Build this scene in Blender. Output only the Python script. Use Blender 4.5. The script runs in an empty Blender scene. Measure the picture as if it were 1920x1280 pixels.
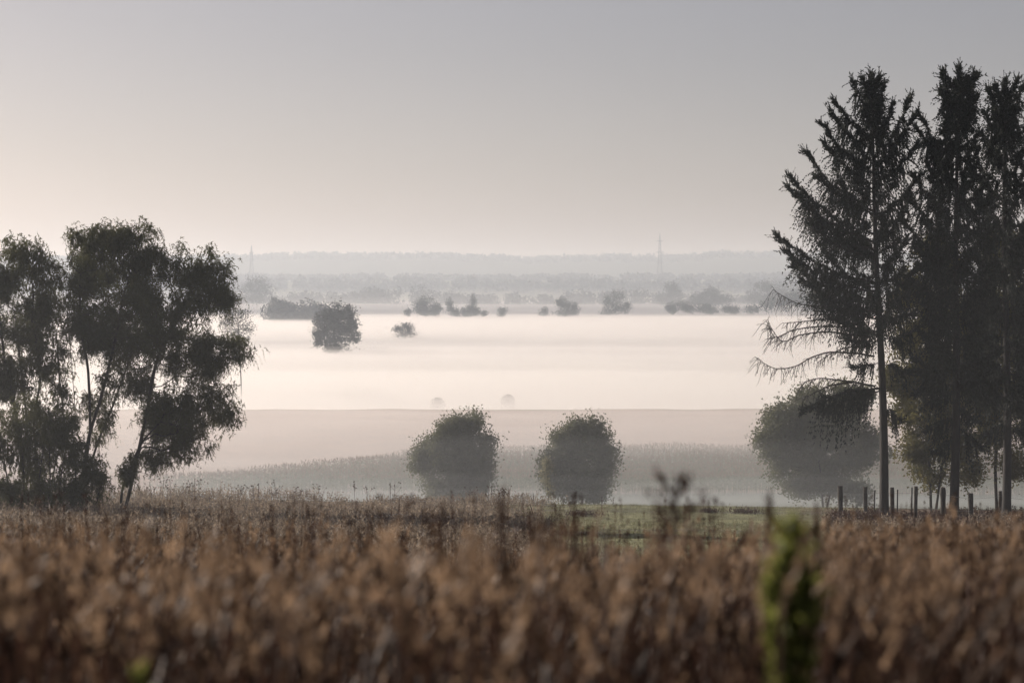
import bpy, math
import numpy as np
from math import radians, sin, cos, pi

# ------------------------------------------------------------------ camera, sky, sun, exposure
scene = bpy.context.scene
COL = scene.collection
CZ = 34.0                      # eye height above the valley floor's datum
FPX = 70.0 / 36.0 * 1920.0     # focal length in pixels of the 1920 wide picture
HY = 540.0                     # row of the true horizon

cam_d = bpy.data.cameras.new('camera')
cam = bpy.data.objects.new('camera', cam_d)
COL.objects.link(cam)
cam.location = (0, 0, CZ)
cam.rotation_euler = (radians(90) - math.atan((640 - HY) / FPX), 0, 0)
cam_d.lens = 70.0
cam_d.sensor_width = 36.0
cam_d.clip_start = 0.2
cam_d.clip_end = 20000
cam_d.dof.use_dof = True
cam_d.dof.focus_distance = 110.0
cam_d.dof.aperture_fstop = 3.2
cam_d.dof.aperture_blades = 9
scene.camera = cam

SUN_EL, SUN_AZ = radians(21.0), radians(-54.0)     # azimuth measured from +Y towards +X
world = bpy.data.worlds.new('World')
scene.world = world
world.use_nodes = True
nt = world.node_tree
nt.nodes.clear()
out = nt.nodes.new('ShaderNodeOutputWorld')
bg = nt.nodes.new('ShaderNodeBackground')
sky = nt.nodes.new('ShaderNodeTexSky')
sky.sky_type = 'NISHITA'
sky.sun_disc = False
sky.sun_elevation = SUN_EL
sky.sun_rotation = SUN_AZ
sky.air_density = 1.0
sky.dust_density = 1.3
sky.ozone_density = 1.0
hsv = nt.nodes.new('ShaderNodeHueSaturation')
hsv.inputs['Saturation'].default_value = 0.6
nt.links.new(sky.outputs[0], hsv.inputs['Color'])
wb = nt.nodes.new('ShaderNodeMix'); wb.data_type = 'RGBA'; wb.blend_type = 'MULTIPLY'
wb.inputs[0].default_value = 1.0; wb.inputs[7].default_value = (1.10, 0.975, 1.01, 1)
nt.links.new(hsv.outputs[0], wb.inputs[6])
nt.links.new(wb.outputs[2], bg.inputs['Color'])
bg.inputs['Strength'].default_value = 0.050
nt.links.new(bg.outputs[0], out.inputs['Surface'])

sun_d = bpy.data.lights.new('sun', 'SUN')
sun_d.energy = 5.0
sun_d.color = (1.0, 0.90, 0.81)
sun_d.angle = radians(0.5)
sun = bpy.data.objects.new('sun', sun_d)
COL.objects.link(sun)
# lamp's -Z axis points away from the sun
sun.rotation_euler = (radians(90) - SUN_EL, 0, pi - SUN_AZ)

scene.view_settings.view_transform = 'Standard'
scene.view_settings.look = 'None'
scene.view_settings.gamma = 1.0
scene.view_settings.exposure = 0.32
scene.cycles.max_bounces = 6
scene.cycles.diffuse_bounces = 3
scene.cycles.transmission_bounces = 3
scene.cycles.transparent_max_bounces = 8
scene.cycles.volume_bounces = 3
scene.cycles.use_denoising = True
scene.cycles.sample_clamp_indirect = 4.0

# ------------------------------------------------------------------ helpers
rng = np.random.default_rng(7)


def P(px, py, d):
    """the place seen at pixel px, py of the photograph, d metres ahead"""
    return np.array([(px - 960.0) / FPX * d, d, CZ + (HY - py) / FPX * d])


def tag(o, label=None, cat=None, group=None, kind=None):
    if label: o['label'] = label
    if cat: o['category'] = cat
    if group: o['group'] = group
    if kind: o['kind'] = kind
    return o


class MB:
    """collects vertices and faces (tri or quad arrays)"""
    def __init__(s):
        s.v = []; s.f3 = []; s.f4 = []; s.n = 0; s.m3 = []; s.m4 = []; s.c = []
    def add(s, v, f, mi=0, col=None):
        v = np.asarray(v, float).reshape(-1, 3); f = np.asarray(f, int)
        if len(v) == 0: return
        if f.shape[1] == 3: s.f3.append(f + s.n); s.m3.append(np.full(len(f), mi))
        else: s.f4.append(f + s.n); s.m4.append(np.full(len(f), mi))
        s.v.append(v); s.n += len(v)
        if col is not None: s.c.append(np.asarray(col, float).reshape(-1, 3))
    def mesh(s, name, mats, smooth=False):
        me = bpy.data.meshes.new(name)
        V = np.concatenate(s.v)
        f3 = np.concatenate(s.f3) if s.f3 else np.zeros((0, 3), int)
        f4 = np.concatenate(s.f4) if s.f4 else np.zeros((0, 4), int)
        me.vertices.add(len(V)); me.vertices.foreach_set('co', V.astype(np.float32).ravel())
        nl = f3.size + f4.size
        me.loops.add(nl)
        me.loops.foreach_set('vertex_index', np.concatenate([f3.ravel(), f4.ravel()]).astype(np.int32))
        me.polygons.add(len(f3) + len(f4))
        st = np.concatenate([np.arange(len(f3)) * 3, f3.size + np.arange(len(f4)) * 4]).astype(np.int32)
        me.polygons.foreach_set('loop_start', st)
        mi = np.concatenate((s.m3 if s.m3 else []) + (s.m4 if s.m4 else [])).astype(np.int32)
        for m in (mats if isinstance(mats, (list, tuple)) else [mats]): me.materials.append(m)
        me.polygons.foreach_set('material_index', mi)
        if smooth: me.polygons.foreach_set('use_smooth', np.ones(len(f3) + len(f4), bool))
        if s.c:
            C = np.concatenate(s.c); C = np.concatenate([C, np.ones((len(C), 1))], 1)
            a = me.color_attributes.new('tint', 'FLOAT_COLOR', 'POINT')
            a.data.foreach_set('color', C.astype(np.float32).ravel())
        me.update(calc_edges=True)
        return me
    def build(s, name, mats, parent=None, loc=None, smooth=False):
        if loc is not None: s.v = [v - np.asarray(loc) for v in s.v]
        o = bpy.data.objects.new(name, s.mesh(name, mats, smooth))
        COL.objects.link(o)
        if parent is not None: o.parent = parent
        elif loc is not None: o.location = loc
        return o


def empty(name, loc, **k):
    o = bpy.data.objects.new(name, None)
    COL.objects.link(o); o.location = loc
    o.empty_display_size = 0.3
    return tag(o, **k)


def norm(a):
    return a / np.maximum(np.linalg.norm(a, axis=-1, keepdims=True), 1e-9)


def tube(mb, pts, rad, sides=5, mi=0):
    pts = np.asarray(pts, float); n = len(pts)
    rad = np.broadcast_to(np.asarray(rad, float), (n,))
    t = norm(np.gradient(pts, axis=0))
    ref = np.array([0.31, 0.17, 0.93]) if abs(t[0][2]) < 0.9 else np.array([0.93, 0.3, 0.1])
    u = norm(np.cross(t, ref)); w = np.cross(t, u)
    a = np.arange(sides) / sides * 2 * pi
    V = pts[:, None] + rad[:, None, None] * (np.cos(a)[None, :, None] * u[:, None] + np.sin(a)[None, :, None] * w[:, None])
    i = np.arange(n - 1)[:, None] * sides; j = np.arange(sides)[None]; k = (j + 1) % sides
    F = np.stack([i + j, i + k, i + sides + k, i + sides + j], -1).reshape(-1, 4)
    V = V.reshape(-1, 3)
    mb.add(V, F, mi)
    c = np.arange(1, sides - 1)
    mb.add(V[-sides:], np.stack([np.zeros_like(c), c, c + 1], 1), mi)


def box(mb, c, s, rz=0.0, mi=0):
    c = np.asarray(c, float); h = np.asarray(s, float) / 2
    q = np.array([[x, y, z] for z in (-1, 1) for y in (-1, 1) for x in (-1, 1)]) * h
    R = np.array([[cos(rz), -sin(rz), 0], [sin(rz), cos(rz), 0], [0, 0, 1]])
    mb.add(q @ R.T + c, [[0, 2, 3, 1], [4, 5, 7, 6], [0, 1, 5, 4], [2, 6, 7, 3], [0, 4, 6, 2], [1, 3, 7, 5]], mi)


def leaves(mb, c, d, L, W, r, mi=0, tri=False):
    """leaf blades: rhombs from c along unit d, length L, width W, random roll"""
    n = len(c)
    if n == 0: return
    L = np.broadcast_to(L, (n,))[:, None]; W = np.broadcast_to(W, (n,))[:, None]
    s = norm(np.cross(d, norm(r.normal(size=(n, 3)))))
    nn = np.cross(d, s)
    if tri:
        V = np.stack([c - s * W / 2, c + s * W / 2, c + d * L], 1)
        mb.add(V, np.arange(3 * n).reshape(-1, 3), mi)
    else:
        V = np.stack([c, c + d * L * 0.45 + s * W / 2 + nn * W * .12, c + d * L, c + d * L * 0.45 - s * W / 2 + nn * W * .12], 1)
        mb.add(V, np.arange(4 * n).reshape(-1, 4), mi)


# value noise, smooth, for terrain, mist tops and outlines
def vnoise(x, y, seed=0):
    x = np.asarray(x, float); y = np.asarray(y, float)
    xi = np.floor(x).astype(np.int64); yi = np.floor(y).astype(np.int64)
    fx = x - xi; fy = y - yi
    fx = fx * fx * (3 - 2 * fx); fy = fy * fy * (3 - 2 * fy)
    def h(a, b):
        q = (a * 374761393 + b * 668265263 + seed * 974634777) & 0xffffffff
        q = ((q ^ (q >> 13)) * 1274126177) & 0xffffffff
        return ((q ^ (q >> 16)) & 0xffff) / 32767.5 - 1
    return (h(xi, yi) * (1 - fx) + h(xi + 1, yi) * fx) * (1 - fy) + (h(xi, yi + 1) * (1 - fx) + h(xi + 1, yi + 1) * fx) * fy


def fbm(x, y, seed=0, oct=4):
    s = 0; a = 1.0
    for k in range(oct):
        s = s + a * vnoise(x * 2 ** k, y * 2 ** k, seed + k); a *= 0.5
    return s

# ------------------------------------------------------------------ materials
def mat(name, fn):
    m = bpy.data.materials.new(name); m.use_nodes = True
    n = m.node_tree; n.nodes.clear()
    o = n.nodes.new('ShaderNodeOutputMaterial')
    fn(n, o)
    return m


def ramp_noise(n, scale, cols, detail=4, coord='Object', rough=0.6, stretch=None):
    tc = n.nodes.new('ShaderNodeTexCoord'); src = tc.outputs[coord]
    if stretch:
        mp = n.nodes.new('ShaderNodeMapping'); mp.inputs['Scale'].default_value = stretch
        n.links.new(src, mp.inputs[0]); src = mp.outputs[0]
    t = n.nodes.new('ShaderNodeTexNoise'); t.inputs['Scale'].default_value = scale
    t.inputs['Detail'].default_value = detail; t.inputs['Roughness'].default_value = rough
    n.links.new(src, t.inputs['Vector'])
    r = n.nodes.new('ShaderNodeValToRGB')
    e = r.color_ramp.elements
    while len(e) < len(cols): e.new(0.5)
    for i, (p, c) in enumerate(cols):
        e[i].position = p; e[i].color = (*c, 1)
    n.links.new(t.outputs['Fac'], r.inputs[0])
    return r.outputs[0], t.outputs['Fac']


def leaf_mat(name, cols, scale=2.0, trans=0.35, tcol=None, rough=0.6):
    def f(n, o):
        c, _ = ramp_noise(n, scale, cols)
        p = n.nodes.new('ShaderNodeBsdfPrincipled'); p.inputs['Roughness'].default_value = rough
        p.inputs['Specular IOR Level'].default_value = 0.25
        n.links.new(c, p.inputs['Base Color'])
        t = n.nodes.new('ShaderNodeBsdfTranslucent')
        if tcol:
            mx = n.nodes.new('ShaderNodeMix'); mx.data_type = 'RGBA'; mx.inputs[0].default_value = 0.6
            n.links.new(c, mx.inputs[6]); mx.inputs[7].default_value = (*tcol, 1)
            n.links.new(mx.outputs[2], t.inputs['Color'])
        else: n.links.new(c, t.inputs['Color'])
        m = n.nodes.new('ShaderNodeMixShader'); m.inputs[0].default_value = trans
        n.links.new(p.outputs[0], m.inputs[1]); n.links.new(t.outputs[0], m.inputs[2])
        n.links.new(m.outputs[0], o.inputs[0])
    return mat(name, f)


def bark_mat(name, a, b, scale=6):
    def f(n, o):
        c, h = ramp_noise(n, scale, [(0.35, a), (0.65, b)], stretch=(1, 1, 0.25))
        p = n.nodes.new('ShaderNodeBsdfPrincipled'); p.inputs['Roughness'].default_value = 0.9
        n.links.new(c, p.inputs['Base Color'])
        bp = n.nodes.new('ShaderNodeBump'); bp.inputs['Strength'].default_value = 0.6; bp.inputs['Distance'].default_value = 0.03
        n.links.new(h, bp.inputs['Height']); n.links.new(bp.outputs[0], p.inputs['Normal'])
        n.links.new(p.outputs[0], o.inputs[0])
    return mat(name, f)


def vol_mat(name, dens, g, col, ab=(0, 0, 0)):
    def f(n, o):
        v = n.nodes.new('ShaderNodeVolumePrincipled')
        v.inputs['Color'].default_value = (*col, 1)
        v.inputs['Density'].default_value = dens
        v.inputs['Absorption Color'].default_value = (*ab, 1)
        v.inputs['Anisotropy'].default_value = g
        n.links.new(v.outputs[0], o.inputs['Volume'])
    return mat(name, f)


M_willow = leaf_mat('willow_leaf', [(0.3, (.035, .045, .022)), (0.7, (.08, .085, .035))], 1.2, .38, (.14, .14, .04))
M_broad = leaf_mat('broad_leaf', [(0.3, (.06, .075, .045)), (0.7, (.14, .15, .09))], 1.5, .35, (.16, .16, .06))
M_maple = leaf_mat('maple_leaf', [(0.3, (.035, .045, .018)), (0.7, (.095, .09, .035))], 1.0, .40, (.24, .21, .07))
M_pale = leaf_mat('pale_leaf', [(0.3, (.18, .18, .12)), (0.7, (.35, .33, .22))], 3.0, .4)
M_needle = leaf_mat('spruce_needle', [(0.3, (.012, .018, .013)), (0.7, (.026, .034, .022))], 1.5, .10)
M_far = leaf_mat('far_leaf', [(0.3, (.022, .03, .024)), (0.7, (.042, .05, .036))], .05, .15)
M_bark = bark_mat('bark', (.016, .014, .013), (.04, .035, .031))
M_deadwood = bark_mat('dead_wood', (.014, .012, .011), (.035, .03, .026))
M_post = bark_mat('post_wood', (.03, .026, .023), (.08, .068, .058), 9)
M_drygrass = leaf_mat('dry_grass_blade', [(0.38, (.022, .013, .009)), (0.55, (.065, .040, .026)), (0.69, (.38, .25, .16))], 16, .40)  # palest ramp stop paints sparse golden highlights into the blades
M_stalk = leaf_mat('dark_dry_stalk', [(0.3, (.040, .021, .015)), (0.7, (.095, .05, .034))], 5, .25)
M_head = leaf_mat('seed_head', [(0.38, (.07, .045, .03)), (0.68, (.42, .29, .185))], 9, .45)  # pale heads, the upper stop brightened to paint in golden highlights
M_weed = leaf_mat('meadow_weed', [(0.3, (.07, .055, .04)), (0.5, (.22, .175, .13)), (0.7, (.48, .40, .30))], 2.5, .4)
M_short = leaf_mat('short_grass', [(0.3, (.07, .08, .03)), (0.5, (.20, .20, .11)), (0.7, (.48, .46, .32))], 1.5, .4)
M_green = leaf_mat('fresh_leaf', [(0.3, (.03, .045, .012)), (0.7, (.12, .145, .035))], 12, .5, (.36, .37, .10))
M_maize = leaf_mat('maize_blade', [(0.3, (.07, .085, .035)), (0.7, (.12, .13, .05))], .3, .3)
M_tassel = leaf_mat('maize_tassel', [(0.3, (.15, .095, .06)), (0.7, (.25, .165, .105))], .3, .3)


def steel(n, o):
    p = n.nodes.new('ShaderNodeBsdfPrincipled'); p.inputs['Base Color'].default_value = (.12, .12, .12, 1)
    p.inputs['Metallic'].default_value = .6; p.inputs['Roughness'].default_value = .6
    n.links.new(p.outputs[0], o.inputs[0])
M_steel = mat('galvanised_steel', steel)


def tape(n, o):
    c, _ = ramp_noise(n, 20, [(0.3, (.6, .6, .58)), (0.7, (.8, .8, .78))])
    p = n.nodes.new('ShaderNodeBsdfPrincipled'); p.inputs['Roughness'].default_value = .5
    n.links.new(c, p.inputs['Base Color']); n.links.new(p.outputs[0], o.inputs[0])
M_tape = mat('white_tape', tape)


def ground_f(n, o):
    a = n.nodes.new('ShaderNodeAttribute'); a.attribute_name = 'tint'
    tc = n.nodes.new('ShaderNodeTexCoord')
    t = n.nodes.new('ShaderNodeTexNoise'); t.inputs['Scale'].default_value = .9; t.inputs['Detail'].default_value = 8; t.inputs['Roughness'].default_value = .7
    n.links.new(tc.outputs['Object'], t.inputs['Vector'])
    r = n.nodes.new('ShaderNodeValToRGB'); r.color_ramp.elements[0].position = .3; r.color_ramp.elements[1].position = .7
    r.color_ramp.elements[0].color = (.55, .55, .55, 1); r.color_ramp.elements[1].color = (1.4, 1.4, 1.4, 1)
    n.links.new(t.outputs['Fac'], r.inputs[0])
    m = n.nodes.new('ShaderNodeMix'); m.data_type = 'RGBA'; m.blend_type = 'MULTIPLY'; m.inputs[0].default_value = 1
    n.links.new(a.outputs['Color'], m.inputs[6]); n.links.new(r.outputs[0], m.inputs[7])
    p = n.nodes.new('ShaderNodeBsdfPrincipled'); p.inputs['Roughness'].default_value = 1; p.inputs['Specular IOR Level'].default_value = .1
    bp = n.nodes.new('ShaderNodeBump'); bp.inputs['Strength'].default_value = .7; bp.inputs['Distance'].default_value = .15
    n.links.new(t.outputs['Fac'], bp.inputs['Height']); n.links.new(bp.outputs[0], p.inputs['Normal'])
    n.links.new(m.outputs[2], p.inputs['Base Color']); n.links.new(p.outputs[0], o.inputs[0])
M_ground = mat('ground_soil_and_grass', ground_f)

# ------------------------------------------------------------------ terrain
YS = np.array([-60, 0, 4, 8, 15, 30, 60, 80, 100, 112, 120, 136, 165, 200, 240, 300, 350, 400, 412, 440, 520, 700, 3300, 4200, 4600, 5600, 12000.])
ZS = np.array([-1.2, -1.75, -2.15, -2.55, -3.35, -5.3, -8.3, -10.0, -11.55, -12.25, -13.0, -15.0, -18.2, -21.0, -23.2, -25.5, -25.2, -24.9, -25.1, -28.5, -32, -33, -33, -16, 16, 20, 20.])


def pchip(x, xs, ys):
    h = np.diff(xs); d = np.diff(ys) / h
    m = np.zeros(len(xs)); m[0] = d[0]; m[-1] = d[-1]
    for i in range(1, len(xs) - 1):
        if d[i - 1] * d[i] > 0:
            w1 = 2 * h[i] + h[i - 1]; w2 = h[i] + 2 * h[i - 1]
            m[i] = (w1 + w2) / (w1 / d[i - 1] + w2 / d[i])
    x = np.clip(x, xs[0], xs[-1]); i = np.clip(np.searchsorted(xs, x) - 1, 0, len(xs) - 2)
    t = (x - xs[i]) / h[i]
    return (ys[i] * (2 * t ** 3 - 3 * t ** 2 + 1) + m[i] * h[i] * (t ** 3 - 2 * t ** 2 + t)
            + ys[i + 1] * (-2 * t ** 3 + 3 * t ** 2) + m[i + 1] * h[i] * (t ** 3 - t ** 2))


def G(x, y):
    """height of the ground"""
    x = np.asarray(x, float); y = np.asarray(y, float)
    z = pchip(y, YS, ZS)
    near = np.clip((130 - y) / 60, 0, 1)
    z = z + near * 0.10 * fbm(x / 3.0, y / 3.0, 3) + np.clip(y / 400, 0, 1) * 0.22 * fbm(x / 25., y / 25., 9)
    # left of the picture the crest stands slightly higher, right slightly lower
    z = z - np.clip((y - 60) / 40, 0, 1) * np.clip((150 - y) / 40, 0, 1) * np.clip(x, -30, 30) * 0.018
    return z + CZ


def ridge(px):
    return np.interp(px, [-900, -300, 100, 300, 440, 560, 640, 750, 860, 940, 985, 1050, 1150, 1240, 1300, 1340, 1460, 1700, 2000, 2900],
                     [500, 488, 484, 484, 481, 478, 475.5, 476, 478, 482.5, 486, 483, 480, 481, 478.5, 475, 473, 476, 482, 500.])


def build_ground():
    ys = np.concatenate([np.arange(-40, 0, 4), np.arange(0, 60, 1.0), np.arange(60, 125, .9), np.arange(125, 460, 4), 460 * 1.05 ** np.arange(0, 68)])
    us = np.concatenate([-np.geomspace(6, .32, 14), np.linspace(-.3, .3, 115), np.geomspace(.32, 6, 14)])
    Yg, Ug = np.meshgrid(ys, us, indexing='ij')
    X = Ug * (Yg.clip(0) + 25); Y = Yg
    Z = G(X, Y)
    tint = np.zeros(X.shape + (3,))
    def c(*a): return np.array(a)
    n1 = fbm(X / 6, Y / 2.5, 21)[..., None]
    meadow = c(.16, .12, .085) * (1 + .3 * n1)
    verge = c(.20, .20, .11) * (1 + .35 * n1)
    track_shade = c(.085, .08, .08)
    hollow = c(.075, .085, .05)
    stub = c(.28, .19, .14)
    valley = c(.15, .16, .10)
    s = lambda a, b, v: np.clip((v - a) / (b - a), 0, 1)[..., None]
    tint[:] = meadow
    w = s(-2, 4, X) * s(60, 72, Y) * (1 - s(15.5, 17, X))
    tint = tint * (1 - w) + verge * w
    # worn wheel ruts along the crest, their blue-grey shadow painted into the tint
    for y0, k in ((88., .02), (85.6, .02), (107.5, .03)):
        wv = np.exp(-((Y - y0 - k * X - 1.0 * np.sin(X / 17)) / .55) ** 2)[..., None] * .9
        tint = tint * (1 - wv) + track_shade * wv
    w = s(116, 120, Y); tint = tint * (1 - w) + hollow * (1 + .2 * n1) * w
    w = s(205, 212, Y); tint = tint * (1 - w) + stub * (1 + .12 * n1) * w
    w = s(405, 420, Y); tint = tint * (1 - w) + valley * (1 + .2 * n1) * w
    mb = MB(); ny, nx = X.shape
    i = np.arange(ny - 1)[:, None] * nx; j = np.arange(nx - 1)[None]
    F = np.stack([i + j, i + j + 1, i + nx + j + 1, i + nx + j], -1).reshape(-1, 4)
    mb.add(np.stack([X, Y, Z], -1).reshape(-1, 3), F, 0, tint.reshape(-1, 3))
    tag(mb.build('ground', M_ground, smooth=True), kind='structure')


def build_hills():
    xs = np.linspace(-5200, 5200, 420); d0 = 6500.
    px = 960 + xs / d0 * FPX
    top = CZ + (HY - ridge(px)) / FPX * d0 + 2.2 * fbm(xs / 60, xs * 0, 5)
    prof = [(-1500, -2), (-1100, .12), (-700, .42), (-350, .78), (0, 1.0), (500, .9), (1300, .3)]
    V = np.array([[x, d0 + dy, 8 + (t - 8) * f + (3.5 * vnoise(x / 90, dy / 90, 4) if 0 < f < 1 else 0)] for dy, f in prof for x, t in zip(xs, top)])
    nx = len(xs); i = np.arange(len(prof) - 1)[:, None] * nx; j = np.arange(nx - 1)[None]
    F = np.stack([i + j, i + j + 1, i + nx + j + 1, i + nx + j], -1).reshape(-1, 4)
    mb = MB(); mb.add(V, F, 0, np.tile([.06, .07, .045], (len(V), 1)))
    tag(mb.build('hills', M_ground, smooth=True), kind='structure')
    # woods along the hill's back, giving the skyline its small bumps
    r = np.random.default_rng(5); n = 2600
    x = r.uniform(-2600, 2600, n); dy = r.uniform(-260, 60, n)
    f = np.interp(dy, [-350, 0, 500], [.78, 1, .9]); t = np.interp(x, xs, top)
    c = np.stack([x, d0 + dy, 8 + (t - 8) * f], 1)
    big = 1 + (vnoise(x / 150, dy * 0, 12) > .45) * .6
    mb = MB()
    for k in range(7):
        cc = c + r.normal(size=(n, 3)) * [5, 5, 2.2] * big[:, None] + [0, 0, 2]
        leaves(mb, cc, norm(r.normal(size=(n, 3)) + [0, 0, .3]), r.uniform(6, 12, n), r.uniform(7, 11, n), r, tri=True)
    tag(mb.build('hill_woods', M_far), 'continuous dark wood along the crest of the far hills', kind='stuff')


build_ground()
build_hills()

# ------------------------------------------------------------------ haze and mist
HZ = (.80, .89, 1.0)
def haze_box():
    mb = MB(); x0, x1, y0, y1, z0, z1 = -5300, 5300, -45, 8200, -3, CZ + 142
    V = [[x, y, z] for z in (z0, z1) for y in (y0, y1) for x in (x0, x1)]
    mb.add(V, [[0, 2, 3, 1], [4, 5, 7, 6], [0, 1, 5, 4], [2, 6, 7, 3], [0, 4, 6, 2], [1, 3, 7, 5]])
    tag(mb.build('haze', vol_mat('haze_air', .00021, .32, HZ, (1, 1, 1))), 'thin bluish morning haze filling the whole valley', kind='stuff')
haze_box()


def mist_layer(name, label, xs, ys, top, bottom, dens, g=.42, col=(.985, .955, .93)):
    """closed body of even mist: top(x, y) surface, flat or sloping bottom"""
    X, Y = np.meshgrid(xs, ys); ny, nx = X.shape
    T = top(X, Y); B = np.minimum(bottom(X, Y), T - .05)
    mb = MB()
    V = np.concatenate([np.stack([X, Y, T], -1).reshape(-1, 3), np.stack([X, Y, B], -1).reshape(-1, 3)])
    i = np.arange(ny - 1)[:, None] * nx; j = np.arange(nx - 1)[None]
    Ft = np.stack([i + j, i + j + 1, i + nx + j + 1, i + nx + j], -1).reshape(-1, 4)
    N = nx * ny
    Fb = Ft[:, ::-1] + N
    e = []
    for a in range(nx - 1):
        e.append([a + 1, a, a + N, a + 1 + N]); b = (ny - 1) * nx + a; e.append([b, b + 1, b + 1 + N, b + N])
    for a in range(ny - 1):
        p = a * nx; e.append([p, p + nx, p + nx + N, p + N]); p += nx - 1; e.append([p + nx, p, p + N, p + nx + N])
    mb.add(V, np.concatenate([Ft, Fb, np.array(e)]))
    return tag(mb.build(name, vol_mat(name + '_air', dens, g, col)), label, kind='stuff')


def valley_mist():
    xs = np.linspace(-2600, 2600, 90); ys = np.concatenate([np.arange(330, 440, 8), np.arange(440, 1000, 11), 1000 * 1.035 ** np.arange(0, 44)])
    for k, (h, dn, amp, y0, y1) in enumerate(((-23.9, .0022, 1.0, 335, 442), (-24.9, .005, .9, 352, 436), (-25.8, .010, .8, 404, 424), (-26.8, .016, .7, 404, 428))):
        def top(X, Y, h=h, amp=amp, k=k, y0=y0, y1=y1):
            z = h + CZ + amp * fbm(X / 330, Y / 60, 40 + 7 * k, 3)
            near = np.clip((1700 - Y) / 500, 0, 1)
            z = z + .8 * fbm(X / 520 + .3 * k, Y / 52 + X / 900, 91, 3) * near
            # long gaps in the bank, stretched across the view
            dip = np.clip(fbm(X / 300 + 5.3, Y / 70 + X / 1300, 97, 3) - .02, 0, .5) * np.clip((Y - 540) / 150, 0, 1) * np.clip((1350 - Y) / 350, 0, 1) * (1 - np.exp(-((X + 76) / 60) ** 2 - ((Y - 820) / 110) ** 2))
            z = z - (4 + 4 * k) * dip
            z = np.maximum(z, G(X, Y) - .4)
            g = G(X, Y) - .6
            w = np.clip((Y - y0) / (y1 - y0), 0, 1); w = w * w * (3 - 2 * w)
            return g * (1 - w) + z * w
        mist_layer('valley_mist', 'bright bank of ground mist filling the valley floor', xs, ys[ys >= y0 - 12], top, lambda X, Y: G(X, Y) * 0 - 2.2 - .1 * k, dn)
    # thinner veils above the bank, fading upward
    ys = 760 * 1.05 ** np.arange(0, 40); ys = ys[ys < 5200]
    for k, (h, dn) in enumerate(((-21.5, .00012), (-18.5, .00008), (-15, .00006), (-11, .00005), (-6, .00004), (0, .00003))):
        def top(X, Y, h=h, k=k):
            w = np.clip((Y - (760 if k < 2 else 1800)) / 500, 0, 1)
            return (CZ - 31) * (1 - w) + (h + CZ + 3.0 * fbm(X / 300, Y / 400, 140 + k, 3)) * w
        mist_layer('mist_veil', 'thin veil of mist hanging above the valley mist bank', xs[::2], ys, top, lambda X, Y: G(X, Y) * 0 - 2.4 - .1 * k, dn)
valley_mist()


def hollow_mist():
    xs = np.linspace(-120, 140, 50); ys = np.linspace(62, 398, 64)
    for k, (h, dn, y0) in enumerate(((13, .00045, 62), (9, .00038, 75), (6.3, .00038, 90), (4.4, .00045, 100), (3.4, .0018, 115), (2.3, .0026, 117), (1.2, .0034, 119))):
        yy = ys[ys >= y0]
        def top(X, Y, h=h, y0=y0, k=k):
            t = np.clip(((392 if h > 3.5 else 208) - Y) / (200 if h > 3.5 else 60), 0, 1); t = t * t * (3 - 2 * t)
            z = G(X, Y) + h * t * (1 + .33 * fbm(X / 22, Y / 26, 60 + k, 2)) - .6 * (1 - t)
            return z
        mist_layer('hollow_mist', 'thin mist lying in the hollow below the meadow', xs, yy, top, lambda X, Y: G(X, Y) - .5 - .1 * k, dn, .4, (.92, .96, 1.0))
hollow_mist()


def field_mist():
    xs = np.linspace(-130, 150, 60); ys = np.linspace(232, 399, 66)
    for k, (h, dn) in enumerate(((7, .0045), (3.4, .009))):
        def top(X, Y, h=h, k=k):
            a = np.clip((Y - 245) / 60, 0, 1) * np.clip((398 - Y) / 35, 0, 1) ** .5
            return G(X, Y) + h * a * (1 + .25 * fbm(X / 40, Y / 20, 66 + k, 2)) - .5 * (1 - a)
        mist_layer('field_mist', 'pinkish mist over the stubble field beyond the maize', xs, ys, top, lambda X, Y: G(X, Y) - .8 - .1 * k, dn)
field_mist()

# ------------------------------------------------------------------ trees
def resample(pts, step):
    pts = np.asarray(pts, float); seg = np.linalg.norm(np.diff(pts, axis=0), axis=1); s = np.concatenate([[0], np.cumsum(seg)])
    n = max(2, int(s[-1] / step) + 1); q = np.linspace(0, s[-1], n)
    # smooth through the points
    out = np.stack([pchip(q, s, pts[:, k]) for k in range(3)], 1) if len(pts) > 2 else np.stack([np.interp(q, s, pts[:, k]) for k in range(3)], 1)
    return out


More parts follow.
